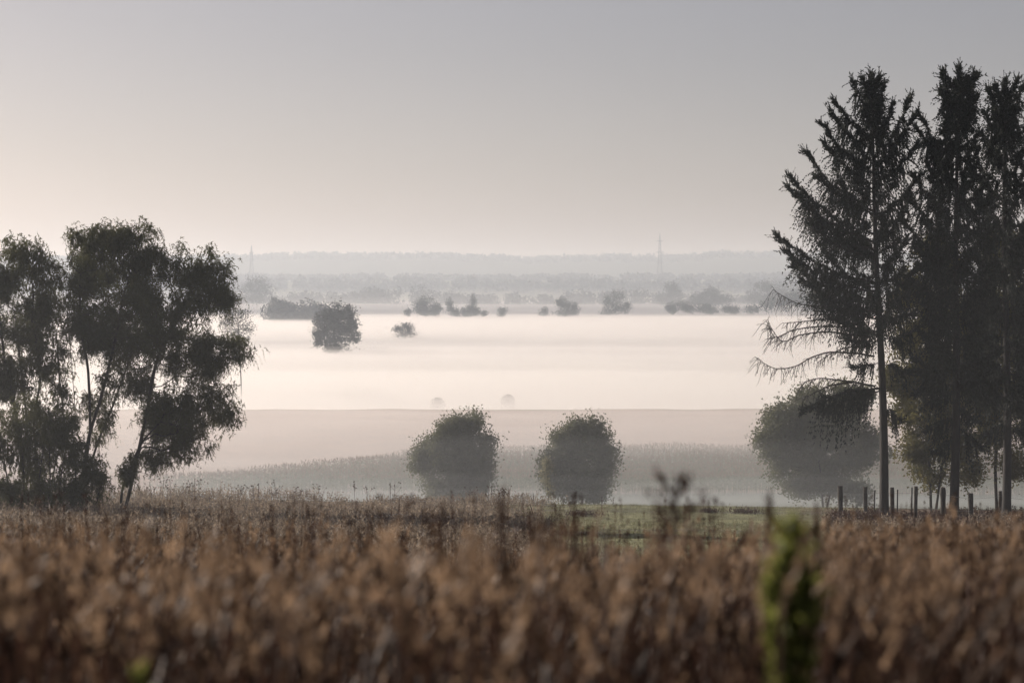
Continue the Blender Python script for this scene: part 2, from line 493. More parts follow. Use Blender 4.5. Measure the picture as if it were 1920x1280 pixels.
def grow(stems, targets, r, step=.35, jit=.06, kz=1.2, kp=.22, bend=.35):
    """stems: polylines from the ground; targets: points the crown reaches. Returns nodes, parents, chains"""
    pos, par, dr, plen, chains = [], [], [], [], []
    for st in stems:
        q = resample(st, step); ch = []
        for a in range(len(q)):
            pos.append(q[a]); par.append(-1 if a == 0 else len(pos) - 2)
            dr.append(norm(q[min(a + 1, len(q) - 1)] - q[max(a - 1, 0)])); plen.append(step * a)
            ch.append(len(pos) - 1)
        chains.append(ch)
    base = np.mean([s[0] for s in stems], axis=0)
    top = base[2] + .22 * (max(t[2] for t in targets) - base[2])
    o = np.argsort([min(np.linalg.norm(t - s[-1]) for s in stems) for t in targets])
    cap = len(pos) + 400 * len(targets)
    PA = np.zeros((cap, 3)); PA[:len(pos)] = pos; PL = np.zeros(cap); PL[:len(pos)] = plen
    n = len(pos)
    for ti in o:
        t = targets[ti]
        dv = t - PA[:n]; d = np.linalg.norm(dv, axis=1)
        cost = d + kp * PL[:n] + kz * np.maximum(0, PA[:n, 2] - t[2] + .15 * d) + 50 * (PA[:n, 2] < min(top, t[2] - .2))
        i = int(np.argmin(cost)); L = d[i]
        if L < step * .6: continue
        p0 = PA[i]; c = p0 + dr[i] * L * bend + np.array([0, 0, .12 * L])
        m = max(2, int(L / step)); s = np.linspace(0, 1, m + 1)[1:, None]
        q = (1 - s) ** 2 * p0 + 2 * s * (1 - s) * c + s ** 2 * t
        q[:-1] += r.normal(size=(m - 1, 3)) * jit * min(1.5, L)
        ch = [i]
        for a in range(m):
            PA[n] = q[a]; PL[n] = PL[i] + (a + 1) * L / m
            pos.append(q[a]); par.append(ch[-1]); dr.append(norm(q[a] - (q[a - 1] if a else p0))); ch.append(n); n += 1
        chains.append(ch)
    return PA[:n].copy(), np.array(par), chains


def radii(par, tip, ex, taper=0.0):
    n = len(par); acc = np.zeros(n); r = np.zeros(n)
    for i in range(n - 1, -1, -1):
        r[i] = max(tip, acc[i] ** (1 / ex)) + taper
        if par[i] >= 0: acc[par[i]] += r[i] ** ex
    return r


def blobs(bl, n, r, d0, dscale=1.0, shell=.55, sub=0):
    """points in crown lobes given as (px, py, rx, ry[, depth offset]) at distance d0"""
    if sub:
        nb = []
        for b in bl:
            m = sub; v = norm(r.normal(size=(m, 3))); q = r.uniform(.35, .9, m)
            for a, f in zip(v, q):
                s_ = r.uniform(.2, .46)
                nb.append((b[0] + a[0] * f * b[2], b[1] - a[2] * f * b[3], max(b[2] * s_, 5), max(b[3] * s_, 5), (b[4] if len(b) > 4 else 0) + a[1] * f * b[2] / FPX * d0))
        bl = nb
    w = np.array([b[2] * b[3] for b in bl], float); w /= w.sum()
    out = []
    for b, k in zip(bl, r.multinomial(n, w)):
        dd = d0 + (b[4] if len(b) > 4 else 0); c = P(b[0], b[1], dd); rx = b[2] / FPX * dd; ry = b[3] / FPX * dd
        v = norm(r.normal(size=(k, 3))); q = r.uniform(0, 1, (k, 1)) ** (1 / 3.); q = shell + (1 - shell) * q if shell else q
        q = np.where(r.uniform(size=(k, 1)) < .35, r.uniform(.1, .8, (k, 1)), q)
        bump = 1 + .28 * vnoise(v[:, :1] * 2.6 + b[0], v[:, 2:] * 2.6 + v[:, 1:2] * 2 + b[1], 77)
        out.append(c + v * q * bump * [rx, rx * dscale, ry])
    return np.concatenate(out)


def pick(site, n, r, seed, k=1.5, f=.75):
    w = np.exp(k * vnoise(site[:, 0] * f + site[:, 1] * .31, site[:, 2] * f + site[:, 1] * .47, seed)); w /= w.sum()
    return r.choice(len(site), n, p=w)


def wood(root, pos, par, chains, rad, bark, loc, n_stems, limb_r=.035, nlimb=45, tips=True, sides=6):
    for k, ch in enumerate(chains[:n_stems]):
        mb = MB(); rr = rad[ch].copy(); rr = np.maximum.accumulate(rr[::-1])[::-1]
        rr[:3] *= np.array([1.35, 1.15, 1.05])[:len(rr[:3])]
        tube(mb, pos[ch], rr, 9); mb.build('trunk', bark, root, loc)
    rest = sorted(chains[n_stems:], key=lambda c: -rad[c[1]])
    tw = MB()
    for k, ch in enumerate(rest):
        rr = rad[ch].copy(); rr[0] = rr[1]
        if k < nlimb and rad[ch[1]] > limb_r:
            mb = MB(); tube(mb, pos[ch], rr, sides); mb.build('limb', bark, root, loc)
        elif tips: tube(tw, pos[ch], rr, 3 if rad[ch[1]] < .02 else 4)
    if tw.n: tag(tw.build('twigs', bark, root, loc), kind='stuff')


def willow(label, base_px, d, stems_px, bl, ntar, nleaf, seed, droop=1.0, group=None, name='willow_tree', leafm=None):
    r = np.random.default_rng(seed)
    bx = (base_px - 960) / FPX * d; loc = np.array([bx, d, float(G(bx, d))])
    stems = []
    for s in stems_px:
        pts = [P(a, b, d + (c[0] if c else 0)) for a, b, *c in s]
        pts[0][2] = float(G(pts[0][0], pts[0][1])) - .15
        stems.append(pts)
    tg = np.concatenate([blobs(bl, ntar // 2, r, d, shell=0), blobs(bl, ntar // 2, r, d, sub=14)])
    pos, par, chains = grow(stems, tg, r, .33, .07)
    rad = radii(par, .007, 2.35)
    root = empty(name, loc, label=label, cat='tree', group=group)
    wood(root, pos, par, chains, rad, M_bark, loc, len(stems))
    site = pos[rad < .020]
    ns = nleaf // 11
    s0 = site[pick(site, ns, r, seed, 1.15, 1.7)] + r.normal(size=(ns, 3)) * .12
    a = r.uniform(0, 2 * pi, ns); ho = np.stack([np.cos(a), np.sin(a), r.uniform(-.3, 1.5, ns)], 1) * r.uniform(.5, 1.5, (ns, 1))
    L = r.uniform(.2, .85, ns) * droop * np.clip(1.25 - .5 * vnoise(s0[:, 0] * .8, s0[:, 2] * .8, seed), .5, 2)
    fo = MB(); ms = MB()
    prev = None
    for k in range(11):
        s = (k + .3) / 11.
        sp = s0 + ho * (L * .45 * s)[:, None] + np.stack([0 * L, 0 * L, -L * s ** 1.8 * .8], 1)
        tg_ = norm(ho * .45 + np.stack([0 * L, 0 * L, -1.5 * s ** .7 + 0 * L], 1))
        dd = norm(tg_ + r.normal(size=(ns, 3)) * .8)
        leaves(fo, sp, dd, r.uniform(.08, .17, ns), r.uniform(.03, .05, ns), r, tri=True)
    tag(fo.build('crown', leafm or M_willow, root, loc), kind='stuff')
    return root


def broadleaf(label, base_px, d, stems_px, bl, ntar, nleaf, seed, name='round_tree', lm=None, lsize=.10, group=None, spread=.28, cat='tree', dscale=1.0, site_r=.02, step=.4, tip=.008, limb=.04, low=0.0):
    r = np.random.default_rng(seed)
    bx = (base_px - 960) / FPX * d; loc = np.array([bx, d, float(G(bx, d))])
    stems = []
    for s in stems_px:
        pts = [P(a, b, d + (c[0] if c else 0)) for a, b, *c in s]
        pts[0][2] = float(G(pts[0][0], pts[0][1])) - .15
        stems.append(pts)
    tg = blobs(bl, ntar, r, d, dscale, sub=10)
    pos, par, chains = grow(stems, tg, r, step, .07)
    rad = radii(par, tip, 2.4)
    root = empty(name, loc, label=label, cat=cat, group=group)
    wood(root, pos, par, chains, rad, M_bark, loc, len(stems), limb_r=limb, nlimb=20)
    site = pos[rad < site_r]
    c = site[pick(site, nleaf, r, seed, 1.0, .9)] + r.normal(size=(nleaf, 3)) * spread * r.uniform(.4, 1.25, (nleaf, 1))
    fo = MB()
    leaves(fo, c, norm(r.normal(size=(nleaf, 3)) + [0, 0, -.15]), r.uniform(.8, 1.5, nleaf) * lsize, r.uniform(.8, 1.3, nleaf) * lsize, r, tri=True)
    tag(fo.build('crown', lm or M_broad, root, loc), kind='stuff')
    return root


# the willows on the left
willow('leaning willow at the meadow edge, outermost of the left clump, with thin pale lower twigs', 228, 96,
       [[(228, 975), (243, 915), (258, 850), (275, 770), (290, 690), (325, 600, 1)],
        [(224, 975), (226, 930), (243, 880, -1), (262, 835, -1), (300, 790, -1.5)]],
       [(385, 505, 55, 45), (330, 500, 60, 50, 1), (425, 560, 25, 40), (370, 570, 60, 45, -1), (420, 655, 62, 42), (350, 660, 75, 60, 1), (300, 620, 60, 70, -1), (395, 730, 48, 55),
        (330, 760, 65, 55, -1), (340, 830, 55, 42), (290, 860, 38, 32), (390, 470, 20, 15), (430, 500, 15, 22), (235, 880, 18, 28, -1), (300, 790, 45, 50, 1), (350, 780, 55, 45), (415, 770, 35, 40, 1)], 1900, 140000, 11, .8)
willow('tall willow with the highest crown of the left clump', 150, 97.5,
       [[(146, 975), (152, 900), (163, 830), (190, 740), (215, 640), (235, 540)],
        [(150, 975), (158, 880), (168, 800), (165, 700), (150, 600), (150, 520)], [(143, 975, .5), (160, 900, .6), (182, 830, .8), (215, 750, 1), (240, 680, 1), (262, 610, 1)]],
       [(262, 430, 35, 25), (205, 450, 70, 32), (255, 480, 60, 55), (180, 510, 70, 55, 1), (255, 560, 75, 65, -1), (160, 590, 60, 60), (220, 640, 70, 50, 1), (145, 440, 25, 12), (240, 710, 60, 50, -1), (180, 770, 40, 60, 1)], 1900, 150000, 12, .7)
willow('broad willow at the left picture edge, lower than the one beside it', 62, 99,
       [[(66, 972), (70, 900), (62, 800), (75, 700), (60, 600)], [(50, 972), (40, 880), (30, 780), (10, 690), (0, 600)], [(85, 972), (100, 880), (118, 790), (110, 700), (105, 620)], [(105, 972, 1), (128, 880, 1), (140, 790, 1), (135, 700, 1), (128, 610, 1)], [(30, 972, 1), (52, 880, 1), (48, 780, 1), (38, 690, 1), (30, 600, 1)]],
       [(45, 465, 55, 28), (85, 500, 40, 40), (20, 520, 70, 60), (100, 560, 50, 60), (40, 610, 80, 60, 1), (-40, 560, 70, 90), (90, 670, 50, 55, -1), (10, 700, 70, 60), (-50, 700, 60, 80)], 1700, 140000, 13, .65)
willow('bushy young willow growing low between the willow trunks', 40, 94,
       [[(20, 975), (15, 920), (5, 860)], [(60, 975), (70, 910), (80, 840)], [(105, 972), (112, 900), (125, 830)], [(0, 975), (-10, 900), (-20, 820)], [(36, 975), (42, 900), (38, 800)], [(84, 975), (92, 890), (90, 790)], [(128, 972), (140, 905), (135, 800)], [(170, 972), (182, 930), (196, 880)]],
       [(20, 830, 75, 70), (80, 860, 60, 70, 1), (120, 820, 40, 60, -1), (60, 780, 60, 50), (140, 890, 45, 50), (10, 920, 80, 40), (-50, 850, 60, 90), (95, 930, 80, 32), (165, 860, 34, 60), (160, 925, 45, 34), (185, 905, 30, 40), (110, 740, 40, 50)], 1500, 100000, 14, .5, name='willow_shrub')

# ---- spruces
def spruce(label, base_px, top_px, d, boughs, seed, dead=(), nrand=30, zr=(.28, .95), rmax=3.0, leaders=(), low=None):
    r = np.random.default_rng(seed)
    bx = (base_px - 960) / FPX * d; loc = np.array([bx, d, float(G(bx, d))])
    root = empty('spruce_tree', loc, label=label, cat='spruce')
    top = P(top_px[0], top_px[1] + 11, d); H = top[2] - loc[2]
    zs = np.linspace(0, 1, 30)
    lx = loc[0] + (top[0] - loc[0]) * (zs ** 1.3) + .08 * np.sin(zs * 7)
    tp = np.stack([lx, np.full(30, d) + .05 * np.sin(zs * 9), loc[2] - .2 + (H + .2) * zs], 1)
    tr = .235 * (1 - zs) ** .8 + .012; tr[0] *= 1.4; tr[1] *= 1.1
    mb = MB(); tube(mb, tp, tr, 10); mb.build('trunk', M_bark, root, loc)
    def axis(z): return np.array([np.interp(z, tp[:, 2], tp[:, 0]), d, z])
    def one(tip, z0, droop, rise=.2, dens=1.0, curtain=1.0):
        """a bough from the trunk at height z0 to tip: sags, then turns up at its end"""
        p0 = axis(z0); L = np.linalg.norm(tip - p0)
        s = np.linspace(0, 1, 14)[:, None]
        q = p0 + (tip - p0) * s; q[:, 2] -= (droop * L * np.sin(pi * s[:, 0]) * .9)
        q[1:-1] += r.normal(size=(12, 3)) * .03 * L ** .5
        rr = .012 + .011 * L * (1 - s[:, 0]) ** .9
        w = MB(); tube(w, q, rr, 5)
        nb = int(L * 26 * dens * min(1, .35 + L * .3)) + 8
        u = r.uniform(.12, 1, nb) ** .8
        bp = np.stack([np.interp(u, s[:, 0], q[:, k]) for k in range(3)], 1)
        ax = norm(tip - p0); side = norm(np.cross(ax, [0, 0, 1.]))
        sg = r.choice([-1, 1], nb)
        end = u > .8
        hang = np.where(end, .15, 1.0) * curtain
        bl = r.uniform(.25, .95, nb) * np.where(end, .45, .5 + .9 * np.sin(pi * np.clip(u, 0, 1))) * min(1.3, .45 + .25 * L)
        dr = norm(side * (sg * r.uniform(.1, 1.0, nb) * (1 - .4 * hang))[:, None] + ax * r.uniform(.1, .9, nb)[:, None] + np.array([0, 0, 1.]) * np.where(end, r.uniform(-.2, .8, nb), -r.uniform(.2, 2.0, nb) * curtain)[:, None])
        nd = MB(); K = 10
        leaves(nd, bp, norm(dr + np.array([0, 0, -.25]) * hang[:, None]), bl * .85, .05, r, tri=True)
        for k in range(K):
            t = (k + .5) / K
            c = bp + dr * (bl * t)[:, None] + np.array([0, 0, -1.]) * (hang * bl * t * t * .55)[:, None]
            for m in range(2):
                dd = norm(dr * .9 + r.normal(size=(nb, 3)) * .42 + np.array([0, 0, -.35]) * hang[:, None])
                leaves(nd, c, dd, r.uniform(.09, .19, nb), r.uniform(.05, .085, nb), r, tri=True)
        # sprays along the bough itself
        m = int(L * 100 * dens * min(1, .45 + L * .25)) + 16; u = r.uniform(.25, 1, m)
        bp2 = np.stack([np.interp(u, s[:, 0], q[:, k]) for k in range(3)], 1) + r.normal(size=(m, 3)) * .05
        leaves(nd, bp2, norm(ax + r.normal(size=(m, 3)) * .8 + [0, 0, .2]), r.uniform(.12, .25, m), r.uniform(.05, .08, m), r, tri=True)
        # upturned shoots towards the end
        m = 10 + int(3 * L)
        for k in range(m):
            f_ = r.uniform(.55, 1) if k > 5 else 1.0; b0 = np.array([np.interp(f_, s[:, 0], q[:, j]) for j in range(3)]) + r.normal(size=3) * .06; dv = norm(ax * .5 + np.array([0, 0, 1.]) * r.uniform(-.1, 1.1) + r.normal(size=3) * .6); l = r.uniform(.2, .55)
            t = np.linspace(0, 1, 10)[:, None]
            leaves(nd, b0 + dv * l * t, norm(dv + r.normal(size=(10, 3)) * .5), .12, .055, r, tri=True)
        bo = w.build('bough', M_bark, root, loc)
        tag(nd.build('needles', M_needle, bo, loc), kind='stuff')
    for k in range(12):     # the leading shoot and the short whorl round it
        a = k * 2.4; q = .05 + .045 * k * r.uniform(.5, 1.3); hh = k * .2
        tip = top + np.array([cos(a) * q, sin(a) * q, -hh + .15]) if k else top + np.array([0, 0, .22])
        one(tip, tip[2] - .5 - q * .7, .02, dens=1.0, curtain=.3)
    for (tx, ty, zy, *o) in boughs:
        dy = o[0] if len(o) > 0 else r.uniform(-.8, .8); dr = o[1] if len(o) > 1 else .10
        cur = o[2] if len(o) > 2 else 1.0
        tip = P(tx, ty, d + dy); z0 = CZ + (HY - zy) / FPX * d
        one(tip, z0, dr, curtain=cur)
    n_ = 1000; u_ = r.uniform(.45, .97, n_); nd = MB(); c_ = np.stack([axis(loc[2] + H * q)for q in u_]); a_ = r.uniform(0, 2 * pi, n_)
    dv_ = norm(np.stack([np.cos(a_), np.sin(a_), r.uniform(-1, .4, n_)], 1)); leaves(nd, c_ + dv_ * r.uniform(.05, .5, (n_, 1)), norm(dv_ + r.normal(size=(n_, 3)) * .4), .22, .07, r, tri=True)
    tag(nd.build('trunk_twigs', M_needle, root, loc), kind='stuff')
    for k in range(nrand):        # boughs towards and away from the camera
        f = zr[0] + (zr[1] - zr[0]) * (k + r.uniform()) / nrand
        z0 = loc[2] + H * f; Lr = rmax * (1 - f) ** .75 + .35
        a = k * 2.4 + r.uniform(-.4, .4); Lr *= r.uniform(.75, 1.1)
        p0 = axis(z0)
        tip = p0 + np.array([cos(a) * Lr * .85, sin(a) * Lr, Lr * (.55 - .75 * (1 - f) ** .6 * 1.0 + .25)])
        one(tip, z0, .08 + .06 * (1 - f))
    for (tx, ty) in leaders:
        tip = P(tx, ty, d + r.uniform(-.3, .3)); one(tip, tip[2] - abs(tip[0] - axis(tip[2])[0]) * 1.1 - .5, -.04, dens=1.5, curtain=.3)
    for path in dead:
        pts = resample([P(a, b, d + (c[0] if c else 0)) for a, b, *c in path], .18)
        n = len(pts); rr = np.linspace(.055, .014, n)
        w = MB(); tube(w, pts, rr, 5)
        tw = MB()
        for k in range(3, n):
            for j in range(3):
                if r.uniform() < .18: continue
                l = r.uniform(.2, .85) * (.5 + .6 * k / n); ax = norm(pts[k] - pts[k - 1])
                dv = norm(ax * r.uniform(.1, .9) + np.array([0, 0, -1]) * r.uniform(.2, 1.1) + r.normal(size=3) * .35)
                m = 6; t = np.linspace(0, 1, m)[:, None]
                q = pts[k] + dv * l * t + np.array([0, 0, -1]) * l * .35 * t * t + np.cumsum(r.normal(size=(m, 3)) * .018, 0)
                tube(tw, q, np.linspace(.016, .009, m), 3)
                for e in range(2):
                    q0 = q[r.integers(2, m)]; dv2 = norm(dv + r.normal(size=3) * .8 + np.array([0, 0, -.4])); tube(tw, q0 + dv2 * r.uniform(.08, .22) * np.array([[0], [.5], [1.]]), [.006, .005, .004], 3)
        bo = w.build('dead_bough', M_deadwood, root, loc)
        tag(tw.build('dead_twigs', M_deadwood, bo, loc), kind='stuff')
    return root


spruce('front spruce at the fence with bare dead boughs low on its left side', 1659, (1632, 140), 99,
       [(1594, 154, 215), (1655, 160, 215), (1565, 192, 260), (1673, 197, 265), (1556, 210, 285), (1538, 235, 325), (1704, 186, 300), (1714, 215, 320), (1510, 287, 395), (1530, 330, 400), (1480, 333, 440), (1477, 350, 455), (1716, 275, 345),
        (1545, 270, 345), (1495, 370, 470), (1520, 420, 480), (1722, 330, 410), (1700, 380, 455), (1457, 443, 530), (1470, 470, 545), (1490, 500, 560), (1505, 530, 585, 0., .05), (1700, 450, 500), (1720, 500, 560), (1530, 560, 600, 0., .02),
        (1560, 600, 630, .5, .0), (1550, 480, 540), (1590, 640, 640, 0, 0), (1600, 690, 680, 0, -.02), (1712, 590, 600, 0, .0), (1706, 700, 680, 0, -.02), (1600, 560, 560), (1590, 420, 470), (1506, 772, 728, -.3, -.10, 1.5), (1545, 775, 735, .4, -.12, 1.5), (1590, 745, 730, 0, -.08, 1.4), (1690, 790, 760, 0, -.06, 1.2), (1575, 340, 400), (1600, 300, 360)],
       31,
       dead=[[(1625, 589), (1580, 580), (1545, 575), (1500, 570), (1470, 556), (1449, 543)],
             [(1620, 612), (1560, 598), (1510, 602), (1470, 606)],
             [(1632, 622, .2), (1590, 612, .3), (1540, 612, .3), (1490, 618, .4), (1455, 632, .4), (1437, 602, .4)],
             [(1634, 632), (1600, 628), (1550, 622), (1500, 628), (1470, 640), (1448, 618), (1440, 600)],
             [(1636, 650, .3), (1600, 650, .5), (1560, 662, .6), (1535, 678, .7)],
             [(1640, 668), (1605, 662), (1560, 660), (1524, 669), (1490, 687), (1460, 692), (1438, 684), (1416, 669)],
             [(1642, 724), (1610, 718), (1570, 712), (1540, 709), (1512, 715), (1498, 732)],
             [(1600, 716, .2), (1560, 722, .4), (1530, 735, .5), (1510, 745, .6)],
             [(1620, 480, -.3), (1560, 455, -.4), (1530, 430, -.5), (1512, 400, -.5)],
             [(1700, 770, .2), (1680, 772, .2), (1652, 790)]][:9],
       nrand=36, zr=(.42, .95), rmax=2.6, leaders=((1615, 150), (1645, 148)))
spruce('middle spruce of the right group, its top the highest', 1790, (1797, 127), 97,
       [(1764, 145, 215), (1826, 148, 215), (1762, 170, 235), (1830, 180, 245), (1770, 240, 290), (1720, 215, 300, .5, .12), (1715, 240, 310, .5, .1), (1745, 265, 320), (1835, 280, 330), (1740, 310, 370), (1712, 330, 410), (1700, 370, 440), (1850, 340, 390), (1695, 420, 480), (1720, 460, 520), (1860, 430, 480), (1700, 520, 560), (1730, 570, 600), (1740, 640, 640), (1860, 560, 580), (1720, 700, 690, 0, -.05), (1750, 760, 730, 0, -.08, 1.3), (1850, 720, 700, 0, -.06, 1.3), (1830, 790, 760, 0, -.06, 1.2), (1740, 810, 780, .3, -.08, 1.5), (1755, 850, 820, -.3, -.06, 1.4), (1840, 840, 800, .3, -.08, 1.4), (1720, 740, 720, .6, -.08, 1.5)],
       32, nrand=58, zr=(.3, .95), rmax=3.3, leaders=((1768, 138), (1825, 143), (1810, 150)))
spruce('dark spruce at the right picture edge, right of the highest one', 1889, (1882, 150), 101,
       [(1850, 170, 230), (1915, 160, 220), (1845, 215, 275), (1835, 250, 300), (1925, 230, 280), (1830, 330, 380), (1945, 320, 360), (1820, 400, 450), (1950, 430, 470), (1825, 480, 520), (1835, 560, 590), (1955, 560, 590), (1840, 640, 650), (1850, 760, 740, 0, -.08, 1.3), (1945, 700, 700), (1935, 820, 800, 0, -.06), (1845, 820, 790, .3, -.08, 1.4), (1930, 760, 750, -.3, -.06, 1.3), (1835, 700, 690, .4, -.06, 1.3)],
       33, nrand=58, zr=(.28, .95), rmax=3.4, leaders=((1862, 165), (1905, 152)))
spruce('half hidden spruce just beyond the right picture edge', 1985, (1960, 190), 104, [(1925, 330, 380), (1915, 450, 480), (1910, 560, 590), (1915, 660, 660)], 34, nrand=36, zr=(.2, .94), rmax=3.6)

# ---- broadleaved trees among and behind the spruces
broadleaf('maple with sunlit yellow-green lower leaves, growing between the spruce trunks', 1745, 108,
          [[(1748, 960), (1745, 880), (1735, 780), (1740, 680), (1745, 560)], [(1755, 960), (1770, 860), (1790, 760), (1800, 650)]],
          [(1725, 560, 40, 60), (1740, 640, 55, 60), (1700, 640, 25, 40), (1790, 560, 60, 70), (1730, 740, 60, 60), (1800, 700, 70, 70), (1720, 840, 48, 40), (1790, 830, 60, 50), (1735, 895, 45, 22), (1800, 895, 40, 25), (1765, 480, 50, 50), (1690, 720, 30, 60), (1700, 780, 40, 40), (1760, 780, 60, 50), (1830, 640, 50, 60), (1690, 560, 30, 40), (1850, 760, 40, 50)],
          900, 62000, 41, name='maple_tree', lm=M_maple, lsize=.13, spread=.3)
broadleaf('leafy tree filling the space behind the rightmost spruce trunk', 1870, 110,
          [[(1872, 962), (1868, 870), (1880, 760), (1890, 640), (1885, 520)]],
          [(1880, 480, 60, 60), (1900, 560, 60, 60), (1850, 580, 50, 60), (1900, 660, 60, 60), (1840, 680, 45, 60), (1880, 750, 60, 50), (1920, 800, 50, 45), (1835, 790, 40, 45), (1830, 880, 22, 22), (1860, 830, 50, 36), (1790, 850, 55, 36), (1905, 870, 40, 26), (1950, 600, 60, 120)],
          850, 56000, 42, name='maple_tree', lm=M_maple, lsize=.13, spread=.32)
broadleaf('large round tree standing in mist left of the front spruce trunk', 1540, 137,
          [[(1545, 950), (1540, 890), (1530, 820), (1525, 760)], [(1550, 950), (1570, 880), (1590, 810)]],
          [(1470, 795, 55, 45), (1450, 830, 38, 38), (1520, 780, 70, 55), (1580, 790, 75, 65), (1500, 850, 60, 45), (1570, 870, 75, 45), (1620, 840, 50, 60), (1530, 745, 40, 20), (1600, 735, 45, 18), (1478, 755, 22, 14), (1530, 905, 60, 26), (1590, 915, 60, 24), (1460, 880, 30, 24)],
          900, 66000, 43, lsize=.15, spread=.36)
broadleaf('left of the two round misty trees in the hollow, with a bump on its top', 858, 136,
          [[(858, 952), (856, 900), (855, 850), (868, 800)]],
          [(880, 800, 33, 26), (855, 815, 48, 36), (895, 840, 42, 42), (815, 850, 44, 40), (850, 870, 66, 48), (800, 880, 32, 32), (900, 880, 32, 30), (860, 912, 62, 26), (820, 925, 30, 16), (890, 930, 30, 14)],
          800, 42000, 44, lsize=.13, spread=.34, group='round trees in the hollow')
broadleaf('right of the two round misty trees in the hollow, evenly domed', 1092, 134,
          [[(1092, 952), (1092, 900), (1090, 850), (1088, 800)]],
          [(1092, 800, 30, 24), (1064, 826, 34, 32), (1120, 824, 32, 32), (1090, 850, 58, 46), (1048, 866, 34, 28), (1136, 862, 30, 28), (1090, 895, 58, 32), (1075, 925, 34, 18), (1112, 925, 28, 16), (1048, 898, 34, 28), (1134, 895, 32, 28)],
          800, 42000, 45, lsize=.13, spread=.34, group='round trees in the hollow')
broadleaf('slim pale-leaved sapling in front of the right round tree', 1028, 119,
          [[(1030, 950), (1027, 910), (1024, 860)]],
          [(1028, 870, 11, 22), (1022, 895, 12, 18), (1032, 920, 9, 20)], 60, 900, 46, name='sapling', lm=M_pale, lsize=.09, spread=.14, cat='sapling', step=.2, tip=.005)

# ------------------------------------------------------------------ trees out in the valley
def far_tree(label, px, d, bl, n, ls, seed, name='misty_tree', cat='tree', group=None, base=None, core=True, lm=None, ntar=60, tip=.03, ragged=.35):
    r = np.random.default_rng(seed); bx = (px - 960) / FPX * d; loc = np.array([bx, d, float(G(bx, d))])
    root = empty(name, loc, label=label, cat=cat, group=group)
    ymin = min(b[1] for b in bl); cen = bl[0]
    stem = [np.array([loc[0], d, loc[2] - .3]), P(px, HY + (CZ - loc[2] - 3) / d * FPX, d), P(np.mean([b[0] for b in bl]), np.mean([b[1] for b in bl]), d)]
    tg = blobs(bl, ntar, r, d, shell=.4)
    pos, par, chains = grow([stem], tg, r, max(.8, d / 900), .04)
    rad = radii(par, tip, 2.2)
    mb = MB(); tube(mb, pos[chains[0]], np.maximum(rad[chains[0]], .12), 6); mb.build('trunk', M_bark, root, loc)
    tw = MB()
    for ch in chains[1:]: tube(tw, pos[ch], rad[ch], 3)
    tag(tw.build('branches', M_bark, root, loc), kind='stuff')
    n = int(n * 1.5)
    q = np.concatenate([blobs(bl, int(n * (.8 - ragged)), r, d, shell=0), blobs(bl, int(n * ragged), r, d, shell=0, sub=8)])
    q2 = tg[r.integers(0, len(tg), n - len(q))] + r.normal(size=(n - len(q), 3)) * ls * 1.6
    c = np.concatenate([q, q2]); n = len(c)
    fo = MB(); leaves(fo, c, norm(r.normal(size=(n, 3))), r.uniform(.6, 1.3, n) * ls, r.uniform(.5, 1., n) * ls, r)
    tag(fo.build('crown', lm or M_far, root, loc), kind='stuff')


far_tree('largest dark round tree standing alone in the valley mist', 630, 850,
         [(635, 585, 32, 24), (610, 600, 26, 24), (655, 600, 18, 26), (630, 615, 42, 26), (600, 622, 20, 18), (655, 628, 20, 16), (625, 640, 34, 14), (596, 640, 10, 9), (628, 652, 32, 9)], 9000, .75, 51, ntar=220, tip=.05, ragged=.6)
far_tree('broad twin-lobed tree left in the row of mist trees', 800, 1800, [(795, 568, 20, 15), (818, 577, 14, 12), (788, 580, 15, 10), (805, 584, 24, 9), (765, 585, 8, 8)], 3500, 1.1, 52)
far_tree('slender uneven tree just right of the twin-lobed tree', 846, 1800, [(842, 568, 7, 9), (848, 582, 12, 9), (856, 587, 8, 6)], 1200, 1.0, 53)
far_tree('narrow forked tree in the middle of the row of mist trees', 882, 1780, [(888, 562, 7, 12), (884, 576, 12, 9), (872, 583, 10, 8), (893, 583, 10, 9), (880, 588, 20, 7)], 2200, 1.0, 54)
far_tree('tiny round bush right of the narrow forked tree', 908, 1780, [(908, 588, 8, 6)], 350, .9, 55, name='bush', cat='bush')
far_tree('small round solitary tree at the row\'s right end', 941, 1790, [(941, 582, 10, 7), (940, 589, 9, 6)], 600, .9, 56)
far_tree('low bush half sunk in mist below the twin-lobed tree', 760, 1180, [(762, 611, 12, 6), (768, 618, 12, 7), (748, 617, 16, 5), (760, 627, 22, 8)], 1100, .8, 57, name='bush', cat='bush')
far_tree('small conical tree right of the valley centre', 1020, 1850, [(1021, 580, 6, 6), (1020, 588, 11, 7)], 600, .9, 58)
far_tree('rugged wide tree beside the small conical tree', 1062, 1830, [(1052, 567, 15, 12), (1065, 574, 18, 12), (1078, 580, 12, 11), (1060, 587, 26, 8)], 2600, 1.0, 59)
far_tree('tall two-headed tree right of centre in the mist', 1152, 1900, [(1158, 555, 14, 11), (1138, 562, 9, 15), (1150, 572, 22, 14), (1168, 578, 16, 11), (1145, 585, 24, 9), (1178, 572, 8, 8)], 3000, 1.0, 60)
for k, (px, py, rx, ry, lab) in enumerate(((1258, 576, 12, 10, 'ragged bush at the left end of the low hedge row in mist'), (1285, 574, 20, 11, 'second bush of the low hedge row in mist'),
                                           (1322, 578, 24, 9, 'wide low bush in the middle of the hedge row in mist'), (1368, 579, 20, 8, 'rounded bush at the right end of the hedge row in mist'))):
    far_tree(lab, px, 1900, [(px, py, rx, ry), (px + rx * .4, py + 5, rx * .7, ry * .7)], 1500, 1.0, 70 + k, name='hedge_bush', cat='bush', group='bushes of the low hedge row')
